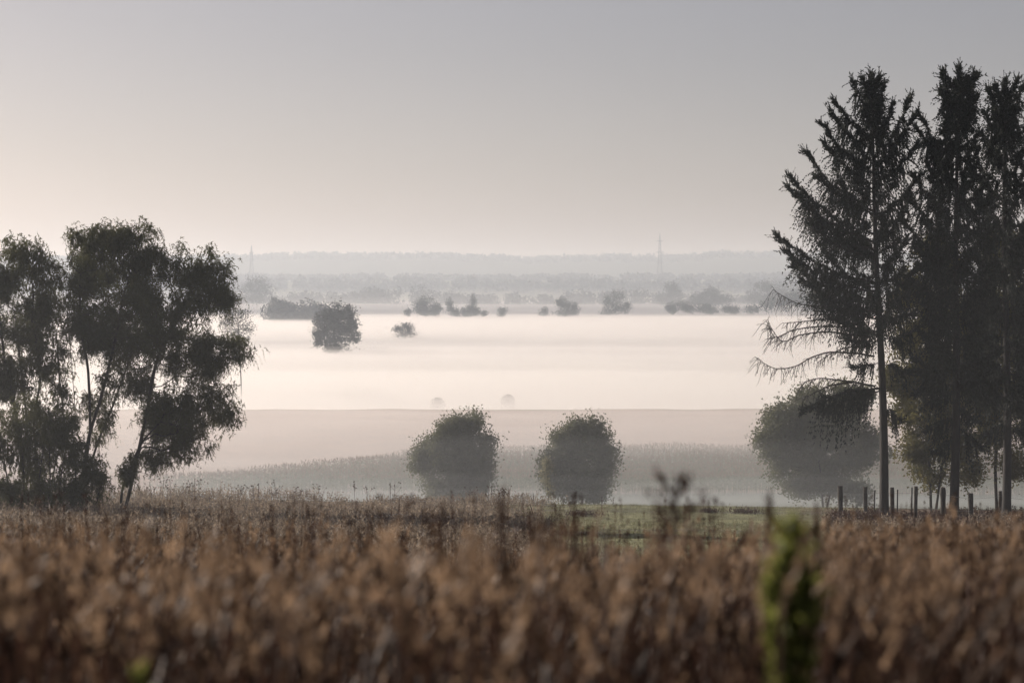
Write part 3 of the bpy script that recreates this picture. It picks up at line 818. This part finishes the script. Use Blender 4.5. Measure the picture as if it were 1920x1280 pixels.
far_tree('large dark tree group half behind the dead spruce boughs', 1480, 1850, [(1440, 572, 22, 14), (1465, 566, 26, 18), (1500, 562, 30, 18), (1535, 570, 30, 16), (1410, 580, 20, 8)], 4500, 1.2, 75)
far_tree('half bare pale tree behind the willow crown', 452, 520, [(455, 590, 22, 14), (440, 605, 22, 20), (465, 615, 16, 20), (448, 630, 24, 16), (425, 600, 18, 25)], 1500, .35, 76, ntar=220, tip=.02)
far_tree('big domed tree below the left pylon', 482, 2600, [(482, 530, 26, 14), (470, 545, 26, 14), (498, 545, 22, 14), (480, 560, 36, 12)], 3000, 1.6, 77)
far_tree('wide dome-shaped tree group in the far right valley', 1332, 2500, [(1332, 550, 26, 13), (1310, 560, 22, 12), (1355, 560, 25, 12), (1332, 566, 46, 9)], 3200, 1.7, 78)
far_tree('tall faint tree left of the dome-shaped group', 1260, 2900, [(1258, 540, 16, 14), (1265, 553, 20, 16), (1245, 560, 16, 12)], 2000, 1.8, 79)
far_tree('tall faint tree group right of the dome-shaped group', 1435, 2700, [(1435, 538, 28, 14), (1460, 545, 30, 16), (1415, 555, 22, 16), (1490, 548, 25, 14), (1440, 562, 50, 12)], 3600, 1.8, 80)


def wood_band(name, label, d, x0, x1, top_fn, depth, n_trees, tree_w, nf, ls, seed):
    r = np.random.default_rng(seed); mb = MB(); n = n_trees
    x = np.sort(r.uniform(x0, x1, n)); dy = r.uniform(-depth, depth, n); px = 960 + x / (d + dy) * FPX
    g = G(x, d + dy); h = (HY - top_fn(px)) / FPX * (d + dy) + CZ - g
    h = h * np.clip(r.normal(.84, .11, n), .5, 1.06); w = tree_w * r.uniform(.6, 1.3, n)
    for k in range(nf):
        v = norm(r.normal(size=(n, 3))) * r.uniform(.1, 1, (n, 1)) ** .4
        c = np.stack([x, d + dy, g + h * .55], 1) + v * np.stack([w * .5, w * .5, h * .45], 1)
        leaves(mb, c, norm(r.normal(size=(n, 3))), r.uniform(.6, 1.3, n) * ls, r.uniform(.8, 1.3, n) * ls, r, tri=True)
    tag(mb.build(name, M_far), label, kind='stuff')


def t1(px): return np.interp(px, [380, 450, 520, 545, 570, 600, 640, 660, 700, 740, 790, 830, 900, 950, 990, 1040, 1090, 1120, 1180, 1215, 1240, 1300, 1400, 1500, 1560],
                             [550, 548, 552, 543, 541, 543, 545, 540, 533, 538, 532, 538, 548, 543, 545, 548, 540, 546, 533, 538, 548, 550, 548, 540, 540])
wood_band('treeline', 'nearer hazy line of trees along the far edge of the valley mist', 3200, -560, 560, t1, 60, 260, 24, 90, 3.6, 81)
wood_band('treeline', 'paler second line of woodland behind the nearer treeline', 4300, -1100, 1100, lambda p: 519 + 4 * vnoise(p / 40, p * 0, 3) + 3 * vnoise(p / 11, p * 0, 4), 120, 420, 26, 60, 6.0, 82)
wood_band('treeline', 'faint wooded foot of the hills', 5000, -1300, 1300, lambda p: 512 + 3 * vnoise(p / 60, p * 0, 8), 120, 380, 30, 45, 7.5, 83)
wood_band('grove', 'dark flat-topped grove standing in mist left of the largest tree', 1640, -209, -148, lambda p: np.interp(p, [485, 500, 520, 550, 600, 625], [575, 562, 557, 557, 563, 568]), 18, 46, 13, 260, 1.7, 84)

# small dark tops showing through the mist
for k, (px, py, d, w) in enumerate(((953, 727, 500, .9), (820, 732, 490, .7))):
    r = np.random.default_rng(90 + k); c = P(px, py + 13, d); g = float(G(c[0], d)); mb = MB(); n = 260
    n = 1500; u = r.uniform(0, 1, n) ** .8; hh = c[2] - g; a_ = r.uniform(0, 2 * pi, n); rr = (w * .9 + 1.2) * np.minimum(1, u * 5) ** .5 * r.uniform(.1, 1, n)
    cc = np.stack([c[0] + np.cos(a_) * rr, d + np.sin(a_) * rr, c[2] - u * hh * .93], 1)
    leaves(mb, cc, norm(r.normal(size=(n, 3))), .35, .25, r)
    root = empty('shrub', (c[0], d, g), label=('small dark shrub top poking out of the near mist', 'fainter small shrub top in the near mist, left of the darker one')[k], cat='shrub')
    tag(mb.build('crown', M_far, root, (c[0], d, g)), kind='stuff')
    sb = MB(); tube(sb, [[c[0], d, g - .1], [c[0] + .1, d, c[2] - 1]], [.06, .03], 5); sb.build('stem', M_bark, root, (c[0], d, g))

# ------------------------------------------------------------------ pylons
def pylon(label, px, d, top_y, arms, w0, seed):
    bx = (px - 960) / FPX * d; g = float(G(bx, d)); loc = np.array([bx, d, g]); top = CZ + (HY - top_y) / FPX * d; H = top - g
    root = empty('electricity_pylon', loc, label=label, cat='pylon')
    def hw(z): return np.interp(z / H, [0, .45, .8, 1], [w0, w0 * .5, w0 * .28, .1])
    zs = np.linspace(0, H, 15); R = .55
    for sx in (-1, 1):
        for sy in (-1, 1):
            mb = MB(); tube(mb, np.array([[bx + sx * hw(z), d + sy * hw(z), g + z] for z in zs]), R, 4); mb.build('leg', M_steel, root, loc)
    mb = MB()
    for a, b in zip(zs[:-1], zs[1:]):
        for (s0, s1) in (((-1, -1), (1, -1)), ((1, -1), (1, 1)), ((1, 1), (-1, 1)), ((-1, 1), (-1, -1))):
            A = lambda s, z: np.array([bx + s[0] * hw(z), d + s[1] * hw(z), g + z])
            tube(mb, [A(s0, a), A(s1, b)], .18, 3); tube(mb, [A(s1, a), A(s0, b)], .18, 3); tube(mb, [A(s0, b), A(s1, b)], .18, 3)
    mb.build('lattice', M_steel, root, loc)
    for (ay, aw) in arms:
        z = CZ + (HY - ay) / FPX * d; hh = hw(z - g); mb = MB()
        for sy in (-1, 1):
            tube(mb, [[bx - aw, d, z], [bx - hh, d + sy * hh, z - .3], [bx + hh, d + sy * hh, z - .3], [bx + aw, d, z]], .65, 4)
            tube(mb, [[bx - aw, d, z], [bx - hh, d + sy * hh, z + 1.8], [bx + hh, d + sy * hh, z + 1.8], [bx + aw, d, z]], .16, 4)
        ar = mb.build('crossarm', M_steel, root, loc)
        for s in (-1, 1):
            mb = MB(); tube(mb, [[bx + s * aw, d, z], [bx + s * aw, d, z - 1.8]], .16, 5); mb.build('insulator', M_steel, ar, loc)
    return loc
pylon('taller faint pylon rising right of the valley centre', 1237, 4650, 437, ((452, 7.6), (473, 9.5), (492, 9.0)), 6.5, 0)
pylon('faint slimmer pylon rising behind the big domed tree at left', 472, 4700, 460, ((474, 5.6), (487, 7.0)), 6.0, 1)
for k, (dz, lab) in enumerate(((473, 'power line from the lower crossarm of the taller pylon'), (452, 'power line from the upper crossarm of the taller pylon'))):
    A = P(472, 487 if k == 0 else 474, 4700); B = P(1237, dz, 4650); C = P(2100, dz - 4, 4600)
    mb = MB(); pts = []
    for (u, v) in ((A, B), (B, C)):
        t = np.linspace(0, 1, 24)[:, None]; q = u + (v - u) * t; q[:, 2] -= 4 * 14 * (t * (1 - t))[:, 0]; pts.append(q)
    tube(mb, np.concatenate([pts[0], pts[1][1:]]), .05, 3)
    tag(mb.build('power_line', M_steel), lab, 'power line')
# mast on the hill
mx = (1353 - 960) / FPX * 6500; mz = CZ + (HY - 475) / FPX * 6500
root = empty('hill_mast', (mx, 6480, mz - 5), label='small mast with a round head on the far right hill', cat='mast')
mb = MB(); tube(mb, [[mx, 6480, mz - 5], [mx, 6480, mz + 6], [mx, 6480, mz + 10]], [1.2, .9, .9], 8); mb.build('shaft', M_steel, root, (mx, 6480, mz - 5))
mb = MB(); tube(mb, [[mx, 6480, mz + 7.5], [mx, 6480, mz + 8.5], [mx, 6480, mz + 11.5], [mx, 6480, mz + 13]], [1.2, 4.2, 4.8, 3.0], 12); mb.build('head', M_steel, root, (mx, 6480, mz - 5))

# ------------------------------------------------------------------ maize field
def maize():
    r = np.random.default_rng(99)
    rows = np.arange(200, 306, 1.0); xs, ys = [], []
    for y in rows:
        xl = np.interp(y, [200, 206, 290, 306], [-37, -36, -14, 0]); x = np.arange(xl, 95, .62) + r.normal(size=len(np.arange(xl, 95, .62))) * .12
        ym = y + r.normal(size=len(x)) * .12; xs.append(x); ys.append(ym)
    x = np.concatenate(xs); y = np.concatenate(ys)
    keep = y < 300 + 2 * vnoise(x / 10, x * 0, 2); x = x[keep]; y = y[keep]
    n = len(x); z = G(x, y); h = 2.15 + .2 * vnoise(x / 8, y / 8, 5) + r.normal(size=n) * .10
    b = np.stack([x, y, z], 1); mb = MB(); up = norm(np.stack([r.normal(size=n) * .05, r.normal(size=n) * .05, np.ones(n)], 1))
    leaves(mb, b, up, h * .93, .07, r, tri=True)
    for k in range(4):
        f = .25 + .18 * k; a = r.uniform(0, 2 * pi, n)
        leaves(mb, b + up * (h * f)[:, None], norm(np.stack([np.cos(a), np.sin(a), r.uniform(.1, .9, n)], 1)), r.uniform(.45, .8, n), .10, r, tri=True)
    for k in range(4):
        leaves(mb, b + up * (h * .88)[:, None], norm(up + r.normal(size=(n, 3)) * .22), r.uniform(.24, .42, n), .07, r, mi=1, tri=True)
    tag(mb.build('maize_field', [M_maize, M_tassel]), 'ripe maize field with brown tassels sloping away behind the round trees', kind='stuff')
maize()

# ------------------------------------------------------------------ meadow vegetation
def weeds():
    r = np.random.default_rng(101)
    # tall dry weeds on the left half of the meadow
    n = 17000; y = 50 + 66 * r.uniform(size=n) ** .8; x = r.uniform(-.33, .30, n) * y
    px = 960 + x / y * FPX
    keep = ((px < 1010 + 90 * vnoise(y / 4, x / 4, 7)) | ((px > 1560 + 25 * vnoise(y / 4, x / 4, 8)) & (y < 104))) & (fbm(x / 5, y / 5, 15) > -.55 - .3 * r.uniform(size=n)); x = x[keep]; y = y[keep]; n = len(x)
    z = G(x, y); h = np.clip(.55 + .28 * fbm(x / 6, y / 6, 17) + r.normal(size=n) * .14, .15, 1.4)
    b = np.stack([x, y, z], 1); mb = MB()
    for k in range(4):
        d = norm(np.stack([r.normal(size=n) * .3, r.normal(size=n) * .3, np.ones(n)], 1)); bb = b + r.normal(size=(n, 3)) * [.12, .12, 0]
        leaves(mb, bb, d, h * r.uniform(.6, 1.1, n), .035, r, tri=True)
        for q in (.45, .7, .95):
            leaves(mb, bb + d * (h * q)[:, None] * .9, norm(d + r.normal(size=(n, 3)) * .9), r.uniform(.06, .18, n), .06, r, tri=True)
    tag(mb.build('dry_weeds', M_weed), 'tall dry weeds covering the meadow before the hollow', kind='stuff')
    # short grass right
    n = 14000; y = 55 + 62 * r.uniform(size=n) ** .7; x = r.uniform(-.03, .19, n) * y
    z = G(x, y); h = np.clip(.13 + .09 * fbm(x / 3, y / 1.5, 23), .04, .5); b = np.stack([x, y, z - .01], 1); mb = MB()
    for k in range(4):
        leaves(mb, b + r.normal(size=(n, 3)) * [.1, .1, 0], norm(np.stack([r.normal(size=n) * .6, r.normal(size=n) * .6, np.ones(n)], 1)), h * r.uniform(.6, 1.4, n), .025, r, tri=True)
    tag(mb.build('short_grass', M_short), 'short pale green grass on the verge right of the weeds', kind='stuff')
weeds()


def undergrowth():
    r = np.random.default_rng(105); n = 5200; y = r.uniform(91, 106, n); px = 1562 + 420 * r.uniform(size=n) ** .9; x = (px - 960) / FPX * y; z = G(x, y)
    h = np.clip(.38 + .30 * fbm(x / 2.2, y / 2.2, 27) + r.normal(size=n) * .1, .08, 1.0); b = np.stack([x, y, z], 1); mb = MB()
    for k in range(4):
        d = norm(np.stack([r.normal(size=n) * .4, r.normal(size=n) * .4, np.ones(n)], 1)); leaves(mb, b + r.normal(size=(n, 3)) * [.12, .12, 0], d, h * r.uniform(.6, 1.2, n), .03, r, tri=True)
        for q in (.5, .9): leaves(mb, b + d * (h * q)[:, None], norm(d + r.normal(size=(n, 3)) * .9), r.uniform(.08, .2, n), .07, r, tri=True)
    tag(mb.build('undergrowth', M_stalk), 'dark brown undergrowth around the fence posts and spruce trunks', kind='stuff')
undergrowth()


def umbel(px, d, h, r, label, group, heads=6):
    x = (px - 960) / FPX * d; g = float(G(x, d)); loc = np.array([x, d, g])
    root = empty('dry_umbel', loc, label=label, cat='weed', group=group)
    top = loc + [r.normal() * .06, 0, h]; mb = MB(); tube(mb, resample([loc - [0, 0, .05], (loc + top) / 2 + r.normal(size=3) * .03, top], .15), .009, 4); mb.build('stem', M_stalk, root, loc)
    for k in range(heads):
        f = r.uniform(.45, .85); s = loc + (top - loc) * f; e = s + np.array([r.normal() * .22, r.normal() * .15, r.uniform(.15, .45)]); e[2] = min(e[2], loc[2] + h * 1.08)
        mb = MB(); tube(mb, [s, (s + e) / 2 + [0, 0, -.03], e], .006, 3)
        v = norm(r.normal(size=(14, 3)) + [0, 0, .8]); leaves(mb, np.repeat(e[None], 14, 0), v, r.uniform(.04, .08, 14), .035, r); mb.build('flower_head', M_stalk, root, loc)
r = np.random.default_rng(111)
for px in (282, 300, 318, 340, 362, 372, 452, 478, 505, 520, 560, 596, 668, 690, 740, 884, 916, 925, 933, 944, 958):
    umbel(px + r.uniform(-3, 3), 108 + r.uniform(-4, 4), r.uniform(.8, 1.35), r, 'dried umbel weed standing above the meadow edge before the mist', 'dried umbel weeds along the meadow edge', int(r.integers(4, 9)))

# low dark tussocks on the crest
for k, (px, py, d, w, h, lab) in enumerate(((1400, 955, 108, 1.0, .32, 'low dark tussock on the crest at the right end of the verge'), (1330, 957, 108, .5, .2, 'small dark tussock on the verge crest'),
                                            (1092, 968, 103, 1.1, .35, 'dark tussock at the foot of the single stake'), (1600, 962, 101, 1.0, .5, 'dark leafy tussock at the foot of the first wooden fence post'))):
    x = (px - 960) / FPX * d; g = float(G(x, d)); mb = MB(); n = 700
    c = np.stack([x + r.normal(size=n) * w * .45, d + r.normal(size=n) * w * .3, g + abs(r.normal(size=n)) * h * .4], 1)
    leaves(mb, c, norm(r.normal(size=(n, 3)) * .6 + [0, 0, 1]), r.uniform(.08, .2, n), .035, r)
    tag(mb.build('tussock', M_stalk, loc=(x, d, g)), lab, 'tussock')

# ------------------------------------------------------------------ fences
def wooden_fence():
    loc = np.array([17.5, 99.5, float(G(17.5, 99.5))]); root = empty('pasture_fence', loc, label='old wooden post and wire fence under the spruces', cat='fence'); r = np.random.default_rng(120)
    tops = []
    for px, yt, d, w in ((1578, 911, 100, .26), (1625, 913, 101, .2), (1676, 914, 102, .22), (1718, 912, 99, .19), (1771, 914, 93, .26), (1823, 925, 98, .27), (1879, 921, 103, .2), (1930, 928, 100, .22)):
        x = (px - 960) / FPX * d; g = float(G(x, d)); zt = CZ + (HY - yt) / FPX * d; mb = MB(); m = 9; lean = r.normal() * .02
        q = np.array([[x + lean * t * 3, d, g - .2 + (zt - g + .2) * t] for t in np.linspace(0, 1, m)]); tube(mb, q, (w / 2) * (1 + .06 * r.normal(size=m)), 9); mb.build('post', M_post, root, loc); tops.append((q[-1], zt - g))
    for px, yt, d in ((1684, 918, 100), (1711, 914, 99.2), (1641, 920, 101)):
        x = (px - 960) / FPX * d; g = float(G(x, d)); zt = CZ + (HY - yt) / FPX * d; mb = MB(); tube(mb, [[x, d, g - .1], [x + .02, d, zt]], .035, 6); mb.build('thin_stake', M_deadwood, root, loc)
    for f in (.15, .5, .8):
        mb = MB(); pts = []
        for (a, ha), (b, hb) in zip(tops[:-1], tops[1:]):
            A = a - [0, .12, ha * f]; B = b - [0, .12, hb * f]
            for t in np.linspace(0, 1, 6)[:-1]: q = A + (B - A) * t; q[2] -= .12 * t * (1 - t); pts.append(q)
        tube(mb, pts, .008, 3); mb.build('wire', M_steel, root, loc)
wooden_fence()


def tape_fence(label, stakes, tape_f, seed):
    r = np.random.default_rng(seed); x0 = (stakes[0][0] - 960) / FPX * stakes[0][2]; loc = np.array([x0, stakes[0][2], float(G(x0, stakes[0][2]))])
    root = empty('electric_fence', loc, label=label, cat='fence'); tp = []
    for px, yt, d, lean in stakes:
        x = (px - 960) / FPX * d; g = float(G(x, d)); zt = CZ + (HY - yt) / FPX * d; mb = MB()
        T = np.array([x + lean, d, zt]); B = np.array([x, d, g - .15]); tube(mb, [B, (B + T) / 2, T], .018, 6); s = mb.build('stake', M_stalk, root, loc)
        for f in (.55, .8):
            c = B + (T - B) * f; mb = MB(); tube(mb, [c + [.0, -.02, 0], c + [.03, -.06, .015]], .02, 5); mb.build('insulator', M_stalk, s, loc)
        tp.append(B + (T - B) * tape_f)
    if len(tp) > 1:
        mb = MB(); V = []
        for a, b in zip(tp[:-1], tp[1:]):
            for t in np.linspace(0, 1, 14)[:-1]:
                q = a + (b - a) * t; q = q + [0, -.08, -.5 * t * (1 - t)]; V.append(q)
        V.append(tp[-1] + [0, -.08, 0]); V = np.array(V); n = len(V); off = np.array([0, .004, .011])
        F = [[i, i + 1, n + i + 1, n + i] for i in range(n - 1)]
        mb.add(np.concatenate([V - off, V + off]), F); mb.build('tape', M_tape, root, loc)
tape_fence('electric fence of thin stakes with white tape along the crest', [(300, 912, 112, 0), (364, 896, 112, 0), (484, 906, 112, 0), (731, 905, 112, 0), (1000, 925, 112, 0), (1150, 934, 113, 0)], .35, 131)
tape_fence('nearer low electric fence with white tape crossing the dry weeds', [(313, 962, 90, 0), (560, 965, 90, .0), (747, 935, 92, .02), (860, 955, 92, 0), (1007, 945, 96, -.35)], .5, 132)
tape_fence('single thin dark stake standing on the verge crest', [(1129, 931, 105, .0)], .5, 133)

# ------------------------------------------------------------------ foreground growth
def foreground():
    r = np.random.default_rng(201)
    n = 11000; y = 2.8 + 21.5 * r.uniform(size=n) ** 1.05; x = r.uniform(-1, 1, n) * (y * .30 + .9)
    keep = (fbm(x * 1.3, y * .9, 33) > -.75) & ~((np.abs(x / y - .142) < .036) & (y < 3.3)) & ~((np.abs(x / y + .187) < .02) & (y < 2.7)); x = x[keep]; y = y[keep]; n = len(x); z = G(x, y)
    # tops follow the slope, a little below the eye line to the meadow
    ang = .138 - .015 * fbm(x / y * 9, y * .3, 35, 2) + np.abs(r.normal(size=n)) * .022 - (r.uniform(size=n) < .05) * r.uniform(0, .02, n) + np.clip(6 - y, 0, 6) * .004 - .020 * np.clip(np.abs(x / y) - .08, 0, .18) / .18
    h = np.clip(CZ - y * ang - z, .3, 1.5)
    b = np.stack([x, y, z], 1); mb = MB()
    le = np.stack([r.normal(size=n) * .10 + .03, r.normal(size=n) * .10, np.ones(n)], 1); d = norm(le)
    seg = 4
    # stem as curved ribbon pieces
    p = b.copy(); dd = d.copy(); pts = [p]
    for k in range(seg):
        p = p + dd * (h / seg)[:, None]; dd = norm(dd + np.stack([r.normal(size=n) * .06, r.normal(size=n) * .06, np.zeros(n)], 1)); pts.append(p)
    pts = np.stack(pts, 1)
    w = np.stack([np.cos(r.uniform(0, pi, n)), np.sin(r.uniform(0, pi, n)), np.zeros(n)], 1)
    for k in range(seg):
        ww = .006 * (1 - .15 * k)
        V = np.stack([pts[:, k] - w * ww, pts[:, k] + w * ww, pts[:, k + 1] + w * ww * .85, pts[:, k + 1] - w * ww * .85], 1); mb.add(V, np.arange(4 * n).reshape(-1, 4), 1)
    # dead narrow leaves in two bent pieces
    for k in range(6):
        f = r.uniform(.25, .97, n); base = b + (pts[:, -1] - b) * f[:, None]; a = r.uniform(0, 2 * pi, n)
        d1 = norm(np.stack([np.cos(a), np.sin(a), r.uniform(.8, 3.5, n)], 1)); d2 = norm(d1 + np.stack([0 * a, 0 * a, -r.uniform(.0, 1.6, n)], 1)); L = r.uniform(.05, .15, n); W = r.uniform(.003, .009, n)
        s = norm(np.cross(d1, norm(r.normal(size=(n, 3))))); m = base + d1 * L[:, None]; e = m + d2 * L[:, None] * .8
        V = np.stack([base - s * (W * .4)[:, None], base + s * (W * .4)[:, None], m + s * W[:, None], m - s * W[:, None], e], 1).reshape(-1, 3)
        i = np.arange(n)[:, None] * 5
        nn = len(V); mb.add(V, (i + [0, 1, 2, 3])); mb.add(V, (i + [3, 2, 4]))
    # seed heads
    sh = r.uniform(size=n) < .75; tip = pts[sh, -1]; m = len(tip); td = norm(dd[sh] + np.stack([r.normal(size=m) * .25 + .1, r.normal(size=m) * .2, np.zeros(m)], 1)); hl = r.uniform(.07, .16, m)
    for k in range(8):
        leaves(mb, tip + td * (hl * k / 9)[:, None], norm(td + r.normal(size=(m, 3)) * .38), r.uniform(.022, .042, m), .013, r, mi=2, tri=True)
    tag(mb.build('dry_grass', [M_drygrass, M_stalk, M_head]), 'dense brown dry grass with pale seed heads filling the foreground', kind='stuff')
foreground()


def spires():
    r = np.random.default_rng(211); n = 520; y = r.uniform(4.2, 17, n); x = r.uniform(-.29, .29, n) * y
    keep = np.abs(x / y - .142) > .03; x = x[keep]; y = y[keep]; n = len(x); z = G(x, y)
    h = CZ - y * (.122 - .020 * r.uniform(size=n) ** 1.8) - z; b = np.stack([x, y, z], 1); mb = MB()
    d = norm(np.stack([r.normal(size=n) * .05, r.normal(size=n) * .05, np.ones(n)], 1))
    for k in range(2): leaves(mb, b, d, h, .012, r, tri=True)
    for k in range(60):
        f = 1 - .42 * r.uniform(size=n) ** 1.3; dd = norm(d + r.normal(size=(n, 3)) * .45); leaves(mb, b + d * (h * f)[:, None], dd, r.uniform(.012, .034, n) * (1.6 - f), .010, r, tri=True)
    tag(mb.build('dock_spires', M_stalk), 'tall dark red-brown seed spires standing up through the dry grass', kind='stuff')
spires()


def stalk(px, top_y, d, label, seed, branches=0, thick=.016):
    """tall dead flower spike: stem, dense seed capsules, side branches"""
    r = np.random.default_rng(seed); x = (px - 960) / FPX * d; g = float(G(x, d)); loc = np.array([x, d, g]); zt = CZ + (HY - top_y) / FPX * d
    root = empty('dead_flower_stalk', loc, label=label, cat='dead plant')
    pts = resample([loc - [0, 0, .05], loc + [r.normal() * .02, 0, (zt - g) * .5], np.array([x + r.normal() * .01, d, zt])], .06)
    mb = MB(); tube(mb, pts, np.linspace(.009, .003, len(pts)), 6); mb.build('stem', M_stalk, root, loc)
    top = pts[-1]
    if not branches:
        n = 420; u = r.uniform(size=n) ** .7; c = top - np.array([0, 0, 1.]) * (u * (zt - g) * .55)[:, None]; a = r.uniform(0, 2 * pi, n)
        leaves(m2 := MB(), c, norm(np.stack([np.cos(a), np.sin(a), r.uniform(.3, 1.6, n)], 1)), r.uniform(.5, 1.2, n) * thick * (1 + u), .011, r); tag(m2.build('seed_spike', M_stalk, root, loc), kind='stuff')
    for k in range(branches):
        s = np.array([np.interp(zt - r.uniform(25, 110) / FPX * d, pts[:, 2], pts[:, q_]) for q_ in range(3)]); sg = (-1) ** k; l = r.uniform(35, 95) / FPX * d
        a_, b_ = r.uniform(.1, .55), r.uniform(.2, .8); q = resample([s, s + np.array([sg * l * a_, r.normal() * .02, l * r.uniform(.15, .5)]), s + np.array([sg * l * b_, r.normal() * .03, l * r.uniform(.6, 1.0)])], .02)
        mb = MB(); tube(mb, q, np.linspace(.0022, .001, len(q)), 4); n = 10; c = q[r.integers(len(q) // 3, len(q), n)]; leaves(mb, c, norm(r.normal(size=(n, 3)) + [0, 0, .8]), .016, .009, r); mb.build('side_branch', M_stalk, root, loc)


stalk(954, 915, 3.9, 'tall blurred dark seed spike left of centre in the dry grass', 301, thick=.022)
stalk(1080, 926, 6.5, 'slim dark seed spike right of the tall central one', 302)
stalk(1000, 960, 5.5, 'short dark seed spike between the central spikes', 303, thick=.02)
stalk(1272, 892, 3.9, 'dead branching thistle-like stalk rising above the grass right of centre', 304, branches=13)
stalk(1452, 918, 4.4, 'tall dark seed spike left of the fresh green plant', 305, thick=.02)
stalk(1536, 940, 5.0, 'thin dark seed spike right of the fresh green plant', 306)
stalk(822, 945, 4.6, 'dim brown seed spike left of the two round trees\' gap', 307, thick=.018)


def green_plant(px, top_y, d, label, seed, w=.05, leafn=900, L=.05):
    r = np.random.default_rng(seed); x = (px - 960) / FPX * d; g = float(G(x, d)); loc = np.array([x, d, g]); zt = CZ + (HY - top_y) / FPX * d; H = zt - g
    root = empty('green_plant', loc, label=label, cat='plant')
    top = zt; stems = [np.array([[x, d, g - .03], [x - .01, d, g + H * .5], [x, d, zt]])]
    for dz, sg in ((.004, -.45), (.012, .5), (.03, -.8), (.035, .8), (.06, -1.2), (.065, 1.0), (.09, -1.5), (.10, 1.15), (.13, -1.3), (.14, 1.0), (.17, -1.0), (.18, .8)):
        stems.append(np.array([[x, d, top - dz * 1.3 - .13], [x + sg * w * .55, d + r.normal() * .012, top - dz - .07], [x + sg * w * .85, d + r.normal() * .02, top - dz]]))
    allc, alld = [], []
    for st in stems:
        q = resample(st, .02); mb = MB(); tube(mb, q, .004, 5); mb.build('stem', M_green, root, loc)
        n = int(leafn * len(q) / 60); i = r.integers(len(q) // 3, len(q), n); a = r.uniform(0, 2 * pi, n)
        allc.append(q[i]); alld.append(norm(np.stack([np.cos(a), np.sin(a), r.uniform(.3, 1.8, n)], 1)))
    c = np.concatenate(allc); dd = np.concatenate(alld); n = len(c); mb = MB(); leaves(mb, c, dd, r.uniform(.6, 1.2, n) * L, .013, r); tag(mb.build('foliage', M_green, root, loc), kind='stuff')
green_plant(1490, 992, 2.9, 'blurred fresh green leafy plant standing alone in the brown grass', 401, w=.030, leafn=230, L=.032)
green_plant(262, 1262, 2.6, 'small green leafy tip at the lower left of the dry grass', 402, w=.007, leafn=120, L=.02)
